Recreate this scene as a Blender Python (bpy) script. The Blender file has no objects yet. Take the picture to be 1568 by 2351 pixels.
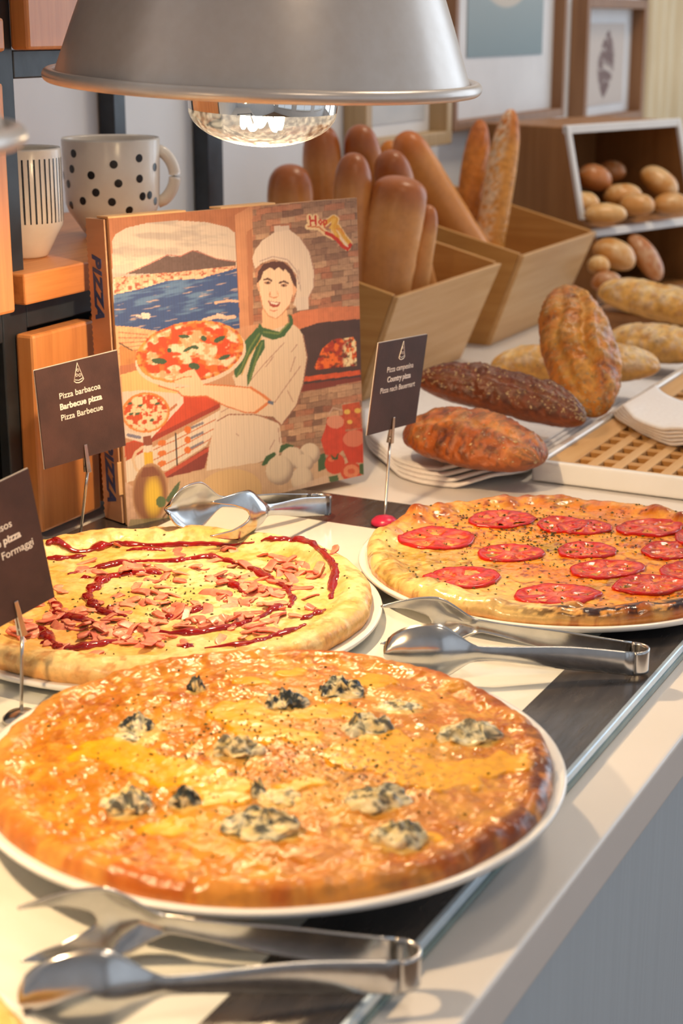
import bpy, bmesh, math, random
import numpy as np
from mathutils import Vector, Matrix, Euler

# ------------------------------------------------------------------ camera, world, light, exposure
sc = bpy.context.scene
COL = sc.collection
R = math.radians
F_PX, PITCH, YAW, CAM_H = 3800.0, R(16.5), R(27.3), 0.468
HD = Vector((-math.sin(YAW), math.cos(YAW), 0)); RT = Vector((math.cos(YAW), math.sin(YAW), 0)); UP = Vector((0, 0, 1))
FW = HD * math.cos(PITCH) - UP * math.sin(PITCH); CU = HD * math.sin(PITCH) + UP * math.cos(PITCH)
CAM = Vector((0, 0, CAM_H))

cam_data = bpy.data.cameras.new('camera'); cam = bpy.data.objects.new('camera', cam_data); COL.objects.link(cam)
cam_data.sensor_fit = 'VERTICAL'; cam_data.sensor_height = 36.0; cam_data.lens = 36.0 * F_PX / 2351.0
cam_data.clip_start = 0.02; cam_data.clip_end = 50
cam.location = CAM; cam.rotation_euler = (R(90) - PITCH, 0, YAW)
cam_data.dof.use_dof = True; cam_data.dof.focus_distance = 1.34; cam_data.dof.aperture_fstop = 8.5
sc.camera = cam

sc.view_settings.view_transform = 'Standard'; sc.view_settings.look = 'None'
sc.view_settings.gamma = 1.0; sc.view_settings.use_curve_mapping = False
sc.view_settings.exposure = -0.38
sc.cycles.use_denoising = True
sc.cycles.max_bounces = 6; sc.cycles.diffuse_bounces = 3; sc.cycles.glossy_bounces = 3
sc.cycles.use_adaptive_sampling = True; sc.cycles.adaptive_threshold = 0.015
sc.cycles.transparent_max_bounces = 12; sc.cycles.caustics_reflective = False; sc.cycles.caustics_refractive = False
sc.cycles.sample_clamp_indirect = 4.0

world = bpy.data.worlds.new('world'); sc.world = world; world.use_nodes = True
world.node_tree.nodes['Background'].inputs[0].default_value = (0.72, 0.82, 1.0, 1)
world.node_tree.nodes['Background'].inputs[1].default_value = 0.3

def area_light(name, loc, rot, sx, sy, power, color):
    d = bpy.data.lights.new(name, 'AREA'); d.shape = 'RECTANGLE'; d.size = sx; d.size_y = sy; d.energy = power; d.color = color
    o = bpy.data.objects.new(name, d); COL.objects.link(o); o.location = loc; o.rotation_euler = rot
    return o
WIN_Y = (-0.9, 1.5, 3.9)                           # windows of the wall opposite the buffet
WIN_X = (0.55, 2.25)                               # windows of the far end wall
for wy in WIN_Y:
    area_light('window_daylight', (3.32, wy, 0.94), (0, R(90), 0), 2.7, 1.9, 10.5, (0.84, 0.92, 1.0))
for wx in WIN_X:                                   # daylight from the far end of the room
    area_light('window_daylight', (wx, 5.62, 0.94), (R(-90), 0, 0), 1.4, 2.7, 47, (0.74, 0.87, 1.0))
CEIL_LAMPS = ((0.9, 0.2), (-0.15, 2.6))
for cx, cy in CEIL_LAMPS:                          # ceiling lamps of the room
    area_light('ceiling_lamp_light', (cx, cy, 2.455), (0, 0, 0), 0.45, 0.45, 33 if cy > 1 else 14, (1.0, 0.80, 0.58))
LAMP_POWER, LAMP_COLOR = 3.4, (1.0, 0.72, 0.43)

# ------------------------------------------------------------------ helpers
def at(x, y, z=0.0):
    d = FW + RT * ((x - 784) / F_PX) + CU * ((1175.5 - y) / F_PX)
    return CAM + d * ((z - CAM_H) / d.z)
def dep(x, y, t):
    return CAM + (FW + RT * ((x - 784) / F_PX) + CU * ((1175.5 - y) / F_PX)) * t
def S(r, g, b):
    f = lambda c: (c / 255.0) / 12.92 if c / 255.0 <= 0.04045 else ((c / 255.0 + 0.055) / 1.055) ** 2.4
    return (f(r), f(g), f(b), 1.0)
def SA(*c): return np.array(S(*c)[:3])
def smooth(a, b, x):
    t = np.clip((x - a) / (b - a), 0, 1); return t * t * (3 - 2 * t)
_tabs = {}
def vnoise(x, y, seed=0):
    if seed not in _tabs: _tabs[seed] = np.random.RandomState(seed + 11).rand(256, 256)
    T = _tabs[seed]
    xi = np.floor(x).astype(int); yi = np.floor(y).astype(int); fx = x - xi; fy = y - yi
    fx = fx * fx * fx * (fx * (fx * 6 - 15) + 10); fy = fy * fy * fy * (fy * (fy * 6 - 15) + 10)
    a = T[xi & 255, yi & 255]; b = T[(xi + 1) & 255, yi & 255]; c = T[xi & 255, (yi + 1) & 255]; d = T[(xi + 1) & 255, (yi + 1) & 255]
    return (a * (1 - fx) + b * fx) * (1 - fy) + (c * (1 - fx) + d * fx) * fy
def fbm(x, y, seed=0, octv=4, gain=0.5):
    s = 0; a = 1; n = 0
    for i in range(octv):
        s = s + a * vnoise(x * 2 ** i + 17.3 * i, y * 2 ** i + 9.1 * i, seed + i); n += a; a *= gain
    return s / n
def mixc(c, d, t):
    t = np.asarray(t)[..., None]; return c * (1 - t) + np.asarray(d) * t

def new_mat(name):
    m = bpy.data.materials.new(name); m.use_nodes = True
    nt = m.node_tree; return m, nt, nt.nodes['Principled BSDF']
def coords(nt, scale=(1, 1, 1), kind='Object'):
    tc = nt.nodes.new('ShaderNodeTexCoord'); mp = nt.nodes.new('ShaderNodeMapping'); mp.inputs['Scale'].default_value = scale
    nt.links.new(tc.outputs[kind], mp.inputs['Vector']); return mp.outputs['Vector']
def noise_node(nt, vec, scale, detail=4, rough=0.55):
    n = nt.nodes.new('ShaderNodeTexNoise'); n.inputs['Scale'].default_value = scale; n.inputs['Detail'].default_value = detail
    n.inputs['Roughness'].default_value = rough; nt.links.new(vec, n.inputs['Vector']); return n.outputs['Fac']
def ramp(nt, fac, stops):
    r = nt.nodes.new('ShaderNodeValToRGB'); e = r.color_ramp.elements
    e[0].position, e[0].color = stops[0]; e[1].position, e[1].color = stops[-1]
    for p, c in stops[1:-1]:
        k = e.new(p); k.color = c
    nt.links.new(fac, r.inputs['Fac']); return r.outputs['Color']
def add_bump(nt, bsdf, fac, strength, dist=0.002):
    b = nt.nodes.new('ShaderNodeBump'); b.inputs['Strength'].default_value = strength; b.inputs['Distance'].default_value = dist
    nt.links.new(fac, b.inputs['Height']); nt.links.new(b.outputs['Normal'], bsdf.inputs['Normal'])
def plain(name, c1, c2=None, scale=30, rough=0.5, metal=0.0, bump=0.0, bscale=None, stretch=(1, 1, 1), spec=0.5, coat=0.0, detail=4, lo=0.35, hi=0.65, rvar=0.0):
    m, nt, b = new_mat(name); c2 = c2 or c1
    v = coords(nt, stretch); f = noise_node(nt, v, scale, detail)
    nt.links.new(ramp(nt, f, [(lo, c1), (hi, c2)]), b.inputs['Base Color'])
    b.inputs['Roughness'].default_value = rough; b.inputs['Metallic'].default_value = metal
    b.inputs['Specular IOR Level'].default_value = spec; b.inputs['Coat Weight'].default_value = coat
    if rvar:
        mr = nt.nodes.new('ShaderNodeMapRange'); mr.inputs['To Min'].default_value = max(0.02, rough - rvar); mr.inputs['To Max'].default_value = rough + rvar
        nt.links.new(noise_node(nt, v, scale * 2.3, 5), mr.inputs['Value']); nt.links.new(mr.outputs['Result'], b.inputs['Roughness'])
    if bump: add_bump(nt, b, noise_node(nt, v, bscale or scale * 3, 5), bump)
    return m
def wood(name, c1, c2, c3, axis='x', scale=1.0, rough=0.42, coat=0.0):
    m, nt, b = new_mat(name)
    st = {'x': (1.5, 26, 26), 'y': (26, 1.5, 26), 'z': (26, 26, 1.5)}[axis]
    v = coords(nt, tuple(s * scale for s in st)); f = noise_node(nt, v, 3.0, 6, 0.6)
    nt.links.new(ramp(nt, f, [(0.25, c1), (0.5, c2), (0.78, c3)]), b.inputs['Base Color'])
    b.inputs['Roughness'].default_value = rough; b.inputs['Coat Weight'].default_value = coat; b.inputs['Coat Roughness'].default_value = .25; add_bump(nt, b, f, 0.12, 0.001); return m
def vcol(name, rough=0.4, spec=0.5, bscale=400, bump=0.2, coat=0.0, sss=0.0, rvar=0.0, dist=0.001, fine=0.0):
    m, nt, b = new_mat(name)
    a = nt.nodes.new('ShaderNodeVertexColor'); a.layer_name = 'Col'; out = a.outputs['Color']
    v = coords(nt)
    if fine:
        mx = nt.nodes.new('ShaderNodeMix'); mx.data_type = 'RGBA'; mx.blend_type = 'MULTIPLY'; mx.inputs[0].default_value = fine
        nt.links.new(out, mx.inputs[6]); nt.links.new(ramp(nt, noise_node(nt, v, bscale * 0.8, 4), [(0.32, (0.45, 0.36, 0.3, 1)), (0.6, (1.25, 1.22, 1.2, 1))]), mx.inputs[7]); out = mx.outputs[2]
    nt.links.new(out, b.inputs['Base Color'])
    b.inputs['Roughness'].default_value = rough; b.inputs['Specular IOR Level'].default_value = spec; b.inputs['Coat Weight'].default_value = coat
    if sss: b.inputs['Subsurface Weight'].default_value = sss; b.inputs['Subsurface Radius'].default_value = (0.006, 0.003, 0.0015); b.inputs['Subsurface Scale'].default_value = 1.0
    if rvar:
        mr = nt.nodes.new('ShaderNodeMapRange'); mr.inputs['From Min'].default_value = 0.35; mr.inputs['From Max'].default_value = 0.65
        mr.inputs['To Min'].default_value = max(0.05, rough - rvar); mr.inputs['To Max'].default_value = rough + rvar
        nt.links.new(noise_node(nt, v, bscale * 0.2, 3), mr.inputs['Value']); nt.links.new(mr.outputs['Result'], b.inputs['Roughness'])
    if bump: add_bump(nt, b, noise_node(nt, v, bscale, 4), bump, dist)
    return m

def link(o, parent=None):
    COL.objects.link(o)
    if parent is not None: o.parent = parent
    return o
def mesh_np(name, V, F, colors=None, smooth_f=True):
    me = bpy.data.meshes.new(name); V = np.asarray(V, np.float32)
    if isinstance(F, np.ndarray):
        n, k = F.shape
        me.vertices.add(len(V)); me.vertices.foreach_set('co', V.ravel())
        me.loops.add(n * k); me.loops.foreach_set('vertex_index', F.astype(np.int32).ravel())
        me.polygons.add(n); me.polygons.foreach_set('loop_start', np.arange(0, n * k, k, dtype=np.int32))
        me.update(calc_edges=True)
    else:
        me.from_pydata([tuple(map(float, v)) for v in V], [], F); me.update()
    if smooth_f: me.polygons.foreach_set('use_smooth', np.ones(len(me.polygons), bool))
    if colors is not None:
        ca = me.color_attributes.new('Col', 'FLOAT_COLOR', 'POINT')
        c = np.ones((len(V), 4), np.float32); c[:, :3] = np.clip(colors, 0, 1); ca.data.foreach_set('color', c.ravel())
    me.validate(); return me
def grid_faces(nu, nv, wrap_u=False, wrap_v=False):
    iu = np.arange(nu if wrap_u else nu - 1); iv = np.arange(nv if wrap_v else nv - 1)
    a, b = np.meshgrid(iu, iv, indexing='ij'); a2 = (a + 1) % nu; b2 = (b + 1) % nv
    return np.stack([a * nv + b, a2 * nv + b, a2 * nv + b2, a * nv + b2], -1).reshape(-1, 4)
def ob(name, me, mat=None, parent=None, loc=(0, 0, 0), rot=(0, 0, 0)):
    o = bpy.data.objects.new(name, me)
    if mat and me and not me.materials: me.materials.append(mat)
    link(o, parent); o.location = loc; o.rotation_euler = rot; return o
def tag(o, label=None, cat=None, group=None, kind=None):
    if label: o['label'] = label
    if cat: o['category'] = cat
    if group: o['group'] = group
    if kind: o['kind'] = kind
    return o
def thing(name, label, cat, loc=(0, 0, 0), rot=(0, 0, 0), group=None):
    o = bpy.data.objects.new(name, None); COL.objects.link(o); o.empty_display_size = 0.02
    o.location = loc; o.rotation_euler = rot; return tag(o, label, cat, group)
def bm_mesh(name, bm, smooth_f=False):
    me = bpy.data.meshes.new(name); bm.normal_update(); bm.to_mesh(me); bm.free()
    if smooth_f: me.polygons.foreach_set('use_smooth', np.ones(len(me.polygons), bool))
    return me
def hexa(name, c8, bevel=0.0, seg=2):
    """box from 8 corners: bottom four (ccw) then top four"""
    bm = bmesh.new(); v = [bm.verts.new(c) for c in c8]
    for f in ((3, 2, 1, 0), (4, 5, 6, 7), (0, 1, 5, 4), (1, 2, 6, 5), (2, 3, 7, 6), (3, 0, 4, 7)): bm.faces.new([v[i] for i in f])
    bmesh.ops.recalc_face_normals(bm, faces=bm.faces)
    if bevel: bmesh.ops.bevel(bm, geom=list(bm.edges), offset=bevel, segments=seg, affect='EDGES', profile=0.5)
    return bm_mesh(name, bm)
def box(name, x0, x1, y0, y1, z0, z1, bevel=0.0, seg=2):
    return hexa(name, [(x0, y0, z0), (x1, y0, z0), (x1, y1, z0), (x0, y1, z0), (x0, y0, z1), (x1, y0, z1), (x1, y1, z1), (x0, y1, z1)], bevel, seg)
def lathe(name, prof, seg=64, closed=False, colors=None):
    p = np.array(prof, float); a = np.linspace(0, 2 * math.pi, seg, endpoint=False)
    V = np.stack([np.outer(p[:, 0], np.cos(a)), np.outer(p[:, 0], np.sin(a)), np.outer(p[:, 1], np.ones(seg))], -1).reshape(-1, 3)
    return mesh_np(name, V, grid_faces(len(p), seg, closed, True)[:, ::-1], colors)
def tube(name, pts, rad, seg=10, flat=1.0, cap=True):
    P = [Vector(p) for p in pts]; n = len(P); rad = rad if hasattr(rad, '__len__') else [rad] * n
    V = []; up0 = Vector((0, 0, 1))
    for i, p in enumerate(P):
        t = (P[min(i + 1, n - 1)] - P[max(i - 1, 0)]).normalized()
        s = t.cross(up0)
        if s.length < 1e-3: s = Vector((1, 0, 0))
        s.normalize(); u = s.cross(t).normalized()
        for k in range(seg):
            a = 2 * math.pi * k / seg; V.append(p + s * math.cos(a) * rad[i] + u * math.sin(a) * rad[i] * flat)
    F = [list(f) for f in grid_faces(n, seg, False, True)]
    if cap: F += [list(range(seg)), [(n - 1) * seg + k for k in range(seg)][::-1]]
    return mesh_np(name, V, F)
def text_mesh(body, size, bold=0.0, extrude=0.00008, shear=0.0, space=1.0):
    cu = bpy.data.curves.new('lettering', 'FONT'); cu.body = body; cu.size = size; cu.align_x = 'CENTER'; cu.align_y = 'CENTER'
    cu.extrude = extrude; cu.offset = bold; cu.shear = shear; cu.space_character = space; cu.resolution_u = 4
    o = bpy.data.objects.new('lettering', cu); COL.objects.link(o)
    bpy.context.view_layer.update(); dg = bpy.context.evaluated_depsgraph_get()
    me = bpy.data.meshes.new_from_object(o.evaluated_get(dg)); bpy.data.objects.remove(o); return me
def copy_thing(o, label, loc=None, rot=None):
    c = o.copy(); COL.objects.link(c); c['label'] = label
    if loc is not None: c.location = loc
    if rot is not None: c.rotation_euler = rot
    for ch in list(o.children):
        d = ch.copy(); COL.objects.link(d); d.parent = c
        for g in list(ch.children):
            e = g.copy(); COL.objects.link(e); e.parent = d
    return c
def orient(xdir, updir=(0, 0, 1)):
    x = Vector(xdir).normalized(); z = Vector(updir); y = z.cross(x).normalized(); z = x.cross(y)
    return Matrix((x, y, z)).transposed().to_euler()

# ------------------------------------------------------------------ materials
M = {}
M['wall'] = plain('wall_paint', S(232, 235, 240), S(238, 240, 244), 6, 0.75, bump=0.05, bscale=300)
M['ceiling'] = plain('ceiling_paint', S(232, 230, 226), S(238, 236, 232), 5, 0.85)
M['floor'] = wood('floor_boards', S(120, 92, 66), S(140, 108, 78), S(156, 122, 90), 'y', 0.3, 0.5)
M['counter'] = plain('counter_white', S(228, 222, 216), S(232, 226, 221), 8, 0.30)
M['front'] = plain('counter_front_grey', S(184, 198, 208), S(190, 204, 214), 4, 0.42, stretch=(60, 60, 1))
M['white_glass'] = plain('white_glass', S(228, 228, 218), S(233, 233, 225), 12, 0.10, rvar=0.03)
M['dark_glass'] = plain('dark_glass', S(48, 44, 44), S(70, 64, 62), 40, 0.24, bump=0.16, bscale=60, stretch=(2.2, 0.4, 1), rvar=0.14, spec=0.9)
M['edge_metal'] = plain('edge_metal', S(190, 204, 214), S(206, 218, 226), 40, 0.22, metal=0.55)
M['glass_edge'] = plain('glass_edge_green', S(110, 132, 128), S(134, 152, 148), 30, 0.15)
M['porcelain'] = plain('porcelain', S(243, 240, 235), S(246, 243, 239), 20, 0.13, coat=0.3)
M['steel'] = plain('stainless', S(196, 194, 192), S(212, 210, 208), 60, 0.20, metal=1.0, rvar=0.06, bump=0.02, bscale=200)
M['wire'] = plain('wire_steel', S(190, 184, 176), S(205, 200, 192), 60, 0.22, metal=1.0)
M['black_steel'] = plain('black_steel', S(30, 34, 40), S(44, 50, 58), 25, 0.38, bump=0.06, bscale=120, rvar=0.08)
M['black_gloss'] = plain('black_gloss', S(10, 10, 12), S(16, 16, 18), 20, 0.15)
M['beech'] = wood('beech_panel', S(186, 118, 66), S(206, 136, 78), S(216, 148, 90), 'z', 1.6, 0.40, .5)
M['beech_y'] = wood('beech_shelf', S(178, 110, 60), S(200, 130, 74), S(212, 144, 86), 'y', 1.6, 0.38)
M['bamboo'] = wood('bamboo_board', S(204, 154, 98), S(218, 172, 116), S(228, 188, 136), 'y', 1.0, 0.45)
M['bamboo_x'] = wood('bamboo_side', S(184, 128, 66), S(200, 146, 80), S(212, 162, 98), 'x', 1.0, 0.45)
M['bamboo_dark'] = wood('bamboo_dark', S(142, 94, 50), S(158, 108, 60), S(170, 120, 70), 'z', 0.8, 0.5)
M['frame_wood'] = wood('frame_wood', S(126, 88, 58), S(146, 104, 70), S(160, 118, 82), 'z', 1.0, 0.5)
M['frame_oak'] = wood('frame_oak', S(176, 146, 106), S(192, 162, 120), S(204, 176, 136), 'z', 1.0, 0.5)
M['mat_board'] = plain('mat_board', S(226, 226, 228), S(232, 232, 234), 10, 0.8)
M['shade'] = plain('shade_aluminium', S(214, 202, 192), S(218, 207, 198), 90, 0.30, metal=0.45, bump=0.02, bscale=900)
M['shade_in'] = plain('shade_inside_white', S(238, 226, 206), S(240, 230, 212), 30, 0.5)
M['cord'] = plain('black_cord', S(24, 24, 24), S(34, 34, 34), 200, 0.6)
M['card'] = plain('slate_card', S(60, 40, 37), S(80, 53, 48), 24, 0.55, bump=0.10, bscale=700, detail=6)
M['card_edge'] = plain('card_edge_paper', S(206, 196, 186), S(214, 204, 194), 100, 0.7)
M['ink'] = plain('white_ink', S(240, 232, 220), S(244, 238, 228), 100, 0.6)
M['blue_ink'] = plain('blue_ink', S(34, 66, 128), S(44, 78, 142), 200, 0.6)
M['kraft'] = plain('kraft_board', S(194, 152, 122), S(204, 162, 132), 50, 0.75, stretch=(1, 1, 0.2))
M['kraft_in'] = plain('kraft_inner', S(206, 166, 120), S(216, 178, 134), 50, 0.8)
M['ceramic'] = plain('cup_ceramic', S(226, 216, 206), S(232, 224, 214), 40, 0.22)
M['black_glaze'] = plain('black_glaze', S(28, 26, 26), S(38, 34, 34), 60, 0.25)
M['napkin'] = plain('napkin_cloth', S(238, 232, 230), S(244, 240, 238), 200, 0.85, bump=0.15, bscale=900)
M['paper'] = plain('white_sheet', S(236, 236, 240), S(242, 242, 246), 100, 0.7)
M['magenta'] = plain('magenta_base', S(176, 24, 62), S(196, 34, 76), 50, 0.3)
M['curtain'] = plain('cream_curtain', S(222, 204, 170), S(232, 216, 184), 60, 0.85, stretch=(1, 1, 0.1))

def emission(name, col, strength):
    m, nt, b = new_mat(name); b.inputs['Emission Color'].default_value = col; b.inputs['Emission Strength'].default_value = strength
    nt.links.new(ramp(nt, noise_node(nt, coords(nt), 50), [(0.3, col), (0.7, col)]), b.inputs['Base Color']); return m
M['filament'] = emission('filament_glow', (1.0, 0.80, 0.52, 1), 160)
def clear_glass(name, tint, rough=0.03, amount=0.05):
    m, nt, b = new_mat(name); nt.nodes.remove(b); out = nt.nodes['Material Output']
    tr = nt.nodes.new('ShaderNodeBsdfTransparent'); tr.inputs[0].default_value = tint
    gl = nt.nodes.new('ShaderNodeBsdfGlossy'); gl.inputs['Roughness'].default_value = rough
    lw = nt.nodes.new('ShaderNodeLayerWeight'); lw.inputs['Blend'].default_value = 0.35
    mr = nt.nodes.new('ShaderNodeMapRange'); mr.inputs['To Min'].default_value = amount; mr.inputs['To Max'].default_value = 0.45
    nz = noise_node(nt, coords(nt), 160, 3); bp = nt.nodes.new('ShaderNodeBump'); bp.inputs['Strength'].default_value = 0.25; bp.inputs['Distance'].default_value = 0.001
    nt.links.new(nz, bp.inputs['Height']); nt.links.new(bp.outputs['Normal'], gl.inputs['Normal'])
    mx = nt.nodes.new('ShaderNodeMixShader'); nt.links.new(lw.outputs['Facing'], mr.inputs['Value']); nt.links.new(mr.outputs['Result'], mx.inputs[0])
    nt.links.new(tr.outputs[0], mx.inputs[1]); nt.links.new(gl.outputs[0], mx.inputs[2])
    tl = nt.nodes.new('ShaderNodeBsdfTranslucent'); tl.inputs[0].default_value = (1, .96, .9, 1)      # translucent mix brightens the dome, as if glowing from inside
    m2 = nt.nodes.new('ShaderNodeMixShader'); dm = nt.nodes.new('ShaderNodeMapRange'); dm.inputs['From Min'].default_value = .4; dm.inputs['From Max'].default_value = .7; dm.inputs['To Min'].default_value = .01; dm.inputs['To Max'].default_value = .12
    nt.links.new(noise_node(nt, coords(nt), 240, 5), dm.inputs['Value']); nt.links.new(dm.outputs['Result'], m2.inputs[0]); nt.links.new(mx.outputs[0], m2.inputs[1]); nt.links.new(tl.outputs[0], m2.inputs[2])
    nt.links.new(m2.outputs[0], out.inputs['Surface']); return m
M['bulb_glass'] = clear_glass('bulb_glass', (1.0, 0.96, 0.88, 1))
M['mirror'] = plain('bulb_mirror', S(238, 236, 232), S(242, 240, 236), 20, 0.04, metal=1.0)

# ------------------------------------------------------------------ the room
FLOOR_Z, CEIL_Z, WTOP, WX = -0.90, 2.50, 2.30, -1.20
def struct(name, me, mat, label=None):
    o = ob(name, me, mat); o['kind'] = 'structure'
    if label: o['label'] = label
    return o
struct('floor', box('floor', WX - .1, 3.4, -2.6, 5.6, FLOOR_Z - .05, FLOOR_Z), M['floor'], 'brown board floor of the dining room')
struct('ceiling', box('ceiling', WX - .1, 3.4, -2.6, 5.6, CEIL_Z, CEIL_Z + .05), M['ceiling'], 'pale ceiling above the buffet')
struct('wall_back', box('wall_back', WX - .1, WX, -2.6, 5.6, FLOOR_Z, CEIL_Z), M['wall'], 'pale grey wall behind the buffet')
wfar = struct('wall_far', box('wall_far', WX, 3.3, 5.5, 5.6, FLOOR_Z, -0.45), M['wall'], 'pale end wall with windows beyond the bread')
ob('lintel', box('lintel', WX, 3.3, 5.5, 5.6, WTOP, CEIL_Z), M['wall'], wfar)
xs = [WX] + [v for wx in WIN_X for v in (wx - .7, wx + .7)] + [3.3]
for i in range(0, 6, 2): ob('pier', box('pier', xs[i], xs[i + 1], 5.5, 5.6, -0.45, WTOP), M['wall'], wfar)
for i, wx in enumerate(WIN_X):
    w = struct('window_%d' % (i + 4), box('sill', wx - .7, wx + .7, 5.46, 5.6, -0.45, -0.42, .004), M['ceiling'], 'tall window in the far end wall, %s the buffet' % ('next to', 'away from')[i])
    for x in (wx - .695, wx - .02, wx + .655): ob('mullion', box('mullion', x, x + .04, 5.52, 5.58, -0.42, WTOP), M['ceiling'], w)
struct('wall_near', box('wall_near', WX, 3.3, -2.6, -2.5, FLOOR_Z, CEIL_Z), M['wall'], 'pale end wall behind the viewer')
wf = struct('wall_front', box('wall_front', 3.2, 3.3, -2.5, 5.5, FLOOR_Z, -0.45), M['wall'], 'window wall opposite the buffet')
ob('lintel', box('lintel', 3.2, 3.3, -2.5, 5.5, WTOP, CEIL_Z), M['wall'], wf)
edges_y = [-2.5] + [v for wy in WIN_Y for v in (wy - .95, wy + .95)] + [5.5]
for i in range(0, 8, 2):
    ob('pier', box('pier', 3.2, 3.3, edges_y[i], edges_y[i + 1], -0.45, WTOP), M['wall'], wf)
for i, wy in enumerate(WIN_Y):
    w = struct('window_%d' % (i + 1), box('sill', 3.16, 3.3, wy - .95, wy + .95, -0.45, -0.42, .004), M['ceiling'], '%s tall window opposite the buffet' % ('nearest', 'middle', 'farthest')[i])
    for y in (wy - .945, wy, wy + .905):
        ob('mullion', box('mullion', 3.22, 3.28, y, y + .04, -0.42, WTOP), M['ceiling'], w)
for cx, cy in CEIL_LAMPS:
    t = thing('ceiling_lamp', 'flat square ceiling lamp %s the buffet' % ('near the start of' if cy < 1 else 'near the end of'), 'lamp', (cx, cy, CEIL_Z))
    ob('housing', box('housing', -.33, .33, -.33, .33, -.03, 0, .004), M['edge_metal'], t)

# ------------------------------------------------------------------ buffet counter, warming plate
t = thing('buffet_counter', 'long white buffet counter with a grey front panel', 'counter', (0, 0, 0))
CX = -0.270
ob('worktop', box('worktop', WX + .002, CX, -1.4, 5.0, -.035, 0, .003, 3), M['counter'], t)
ob('front_panel', box('front_panel', WX + .03, CX - .002, -1.38, 4.98, FLOOR_Z + .08, -.035), M['front'], t)
ob('plinth', box('plinth', WX + .05, CX - .06, -1.36, 4.96, FLOOR_Z, FLOOR_Z + .08), M['black_steel'], t)

GZ = 0.010
t = thing('warming_plate', 'long glass warming plate with white centre and dark border under the pizzas', 'warming plate', (0, 0, 0))
GX0, GX1, GY0, GY1 = -0.905, -0.311, -0.40, 1.428
WX0, WX1, WY0, WY1 = -0.842, -0.3755, -0.33, 1.339
ob('white_panel', box('white_panel', WX0, WX1, WY0, WY1, .001, GZ), M['white_glass'], t)
for (a, b, c, d) in ((GX0, WX0, GY0, GY1), (WX1, GX1 - .004, GY0, GY1), (WX0, WX1, WY1, GY1), (WX0, WX1, GY0, WY0)):
    ob('dark_border', box('dark_border', a, b, c, d, .001, GZ), M['dark_glass'], t)
ob('edge_strip', hexa('edge_strip', [(GX1 - .004, GY0, .005), (GX1, GY0, .005), (GX1, GY1, .005), (GX1 - .004, GY1, .005), (GX1 - .004, GY0, GZ + .0008), (GX1 - .001, GY0, GZ), (GX1 - .001, GY1, GZ), (GX1 - .004, GY1, GZ + .0008)], .0006), M['edge_metal'], t)
ob('glass_edge', box('glass_edge', GX1 - .004, GX1 + .001, GY0, GY1, .0008, .005), M['glass_edge'], t)

# ------------------------------------------------------------------ plates
def plate_profile(Rp, rim=0.016, well=.006):
    k = rim - well
    return [(0, well), (.62 * Rp, well), (.74 * Rp, well + .06 * k), (.86 * Rp, well + .35 * k), (.955 * Rp, rim - .0016), (.985 * Rp, rim - .0002), (.996 * Rp, rim - .0004), (Rp, rim - .0018),
            (.992 * Rp, rim - .0045), (.95 * Rp, rim - .0075), (.80 * Rp, max(.0035, well - .004)), (.66 * Rp, max(.0018, well - .012)), (.64 * Rp, 0), (.61 * Rp, 0), (.60 * Rp, max(.0018, well - .012)), (.55 * Rp, max(.0018, well - .005)), (0, max(.0018, well - .005))]
PA, PB, PC, PD = (-.4583, .7941), (-.7010, 1.0410), (-.455, 1.290), (-.512, .372)
RA, RB, RC, RD = .1779, .1785, .173, .176
def plate(c, Rp, label, rim=0.016, well=.006):
    return tag(ob('dinner_plate', lathe('plate', plate_profile(Rp, rim, well), 128), M['porcelain'], None, (c[0], c[1], GZ)), label, 'plate', 'white plates under the pizzas')
plate(PA, RA, 'round white plate under the blue cheese pizza', .0300, .0173)
plate(PB, RB, 'round white plate under the ham and barbecue sauce pizza', .0125)
plate(PC, RC, 'round white plate under the tomato pizza')
plate(PD, RD, 'white plate cut by the bottom left corner below the front tongs')

# ------------------------------------------------------------------ pizzas
def pizza_mesh(Rp, thick, seed, colour, height, nr=150, na=560, edge=0.016):
    """polar grid: top from the centre to the rim, then round the edge to the underside; returns mesh and a height lookup"""
    a = np.linspace(0, 2 * math.pi, na, endpoint=False)
    out = Rp * (1 + .018 * (fbm(np.cos(a) * 2 + 5, np.sin(a) * 2 + 5, seed, 3) - .5) * 2 + .006 * (fbm(np.cos(a) * 9 + 5, np.sin(a) * 9 + 5, seed + 3, 2) - .5) * 2)
    q = np.concatenate([np.linspace(0, 1, nr) ** 0.8, [1.0] * 14]); nq = len(q)
    ph = np.concatenate([np.zeros(nr), np.linspace(0, math.pi * .80, 15)[1:]])        # angle round the edge
    Q, A = np.meshgrid(q, a, indexing='ij'); PH = np.meshgrid(ph, a, indexing='ij')[0]; RO = np.meshgrid(q, out, indexing='ij')[1]
    er = edge * .55
    rr = Q * (RO - er) + er * np.sin(PH) * 1.0
    x = rr * np.cos(A); y = rr * np.sin(A); qn = rr / RO
    h = height(x, y, qn, A)
    hedge = height((RO - er) * np.cos(A), (RO - er) * np.sin(A), (RO - er) / RO, A)
    z = np.where(PH == 0, h, (hedge) * (0.5 + 0.5 * np.cos(PH)))
    z = z + np.where(PH > 0, (fbm(A * 14, PH * 3, seed + 8, 3) - .5) * .003 * np.sin(PH), 0)
    c = colour(x, y, qn, A, PH)
    V = np.stack([x, y, z], -1).reshape(-1, 3)
    me = mesh_np('pizza_base', V, grid_faces(nq, na, False, True)[:, ::-1], c.reshape(-1, 3))
    def look(px, py):
        X, Y = np.atleast_1d(np.asarray(px, float)), np.atleast_1d(np.asarray(py, float))
        h = height(X, Y, np.hypot(X, Y) / Rp, np.arctan2(Y, X))
        return h if np.ndim(px) else float(h[0])
    return me, look
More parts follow.
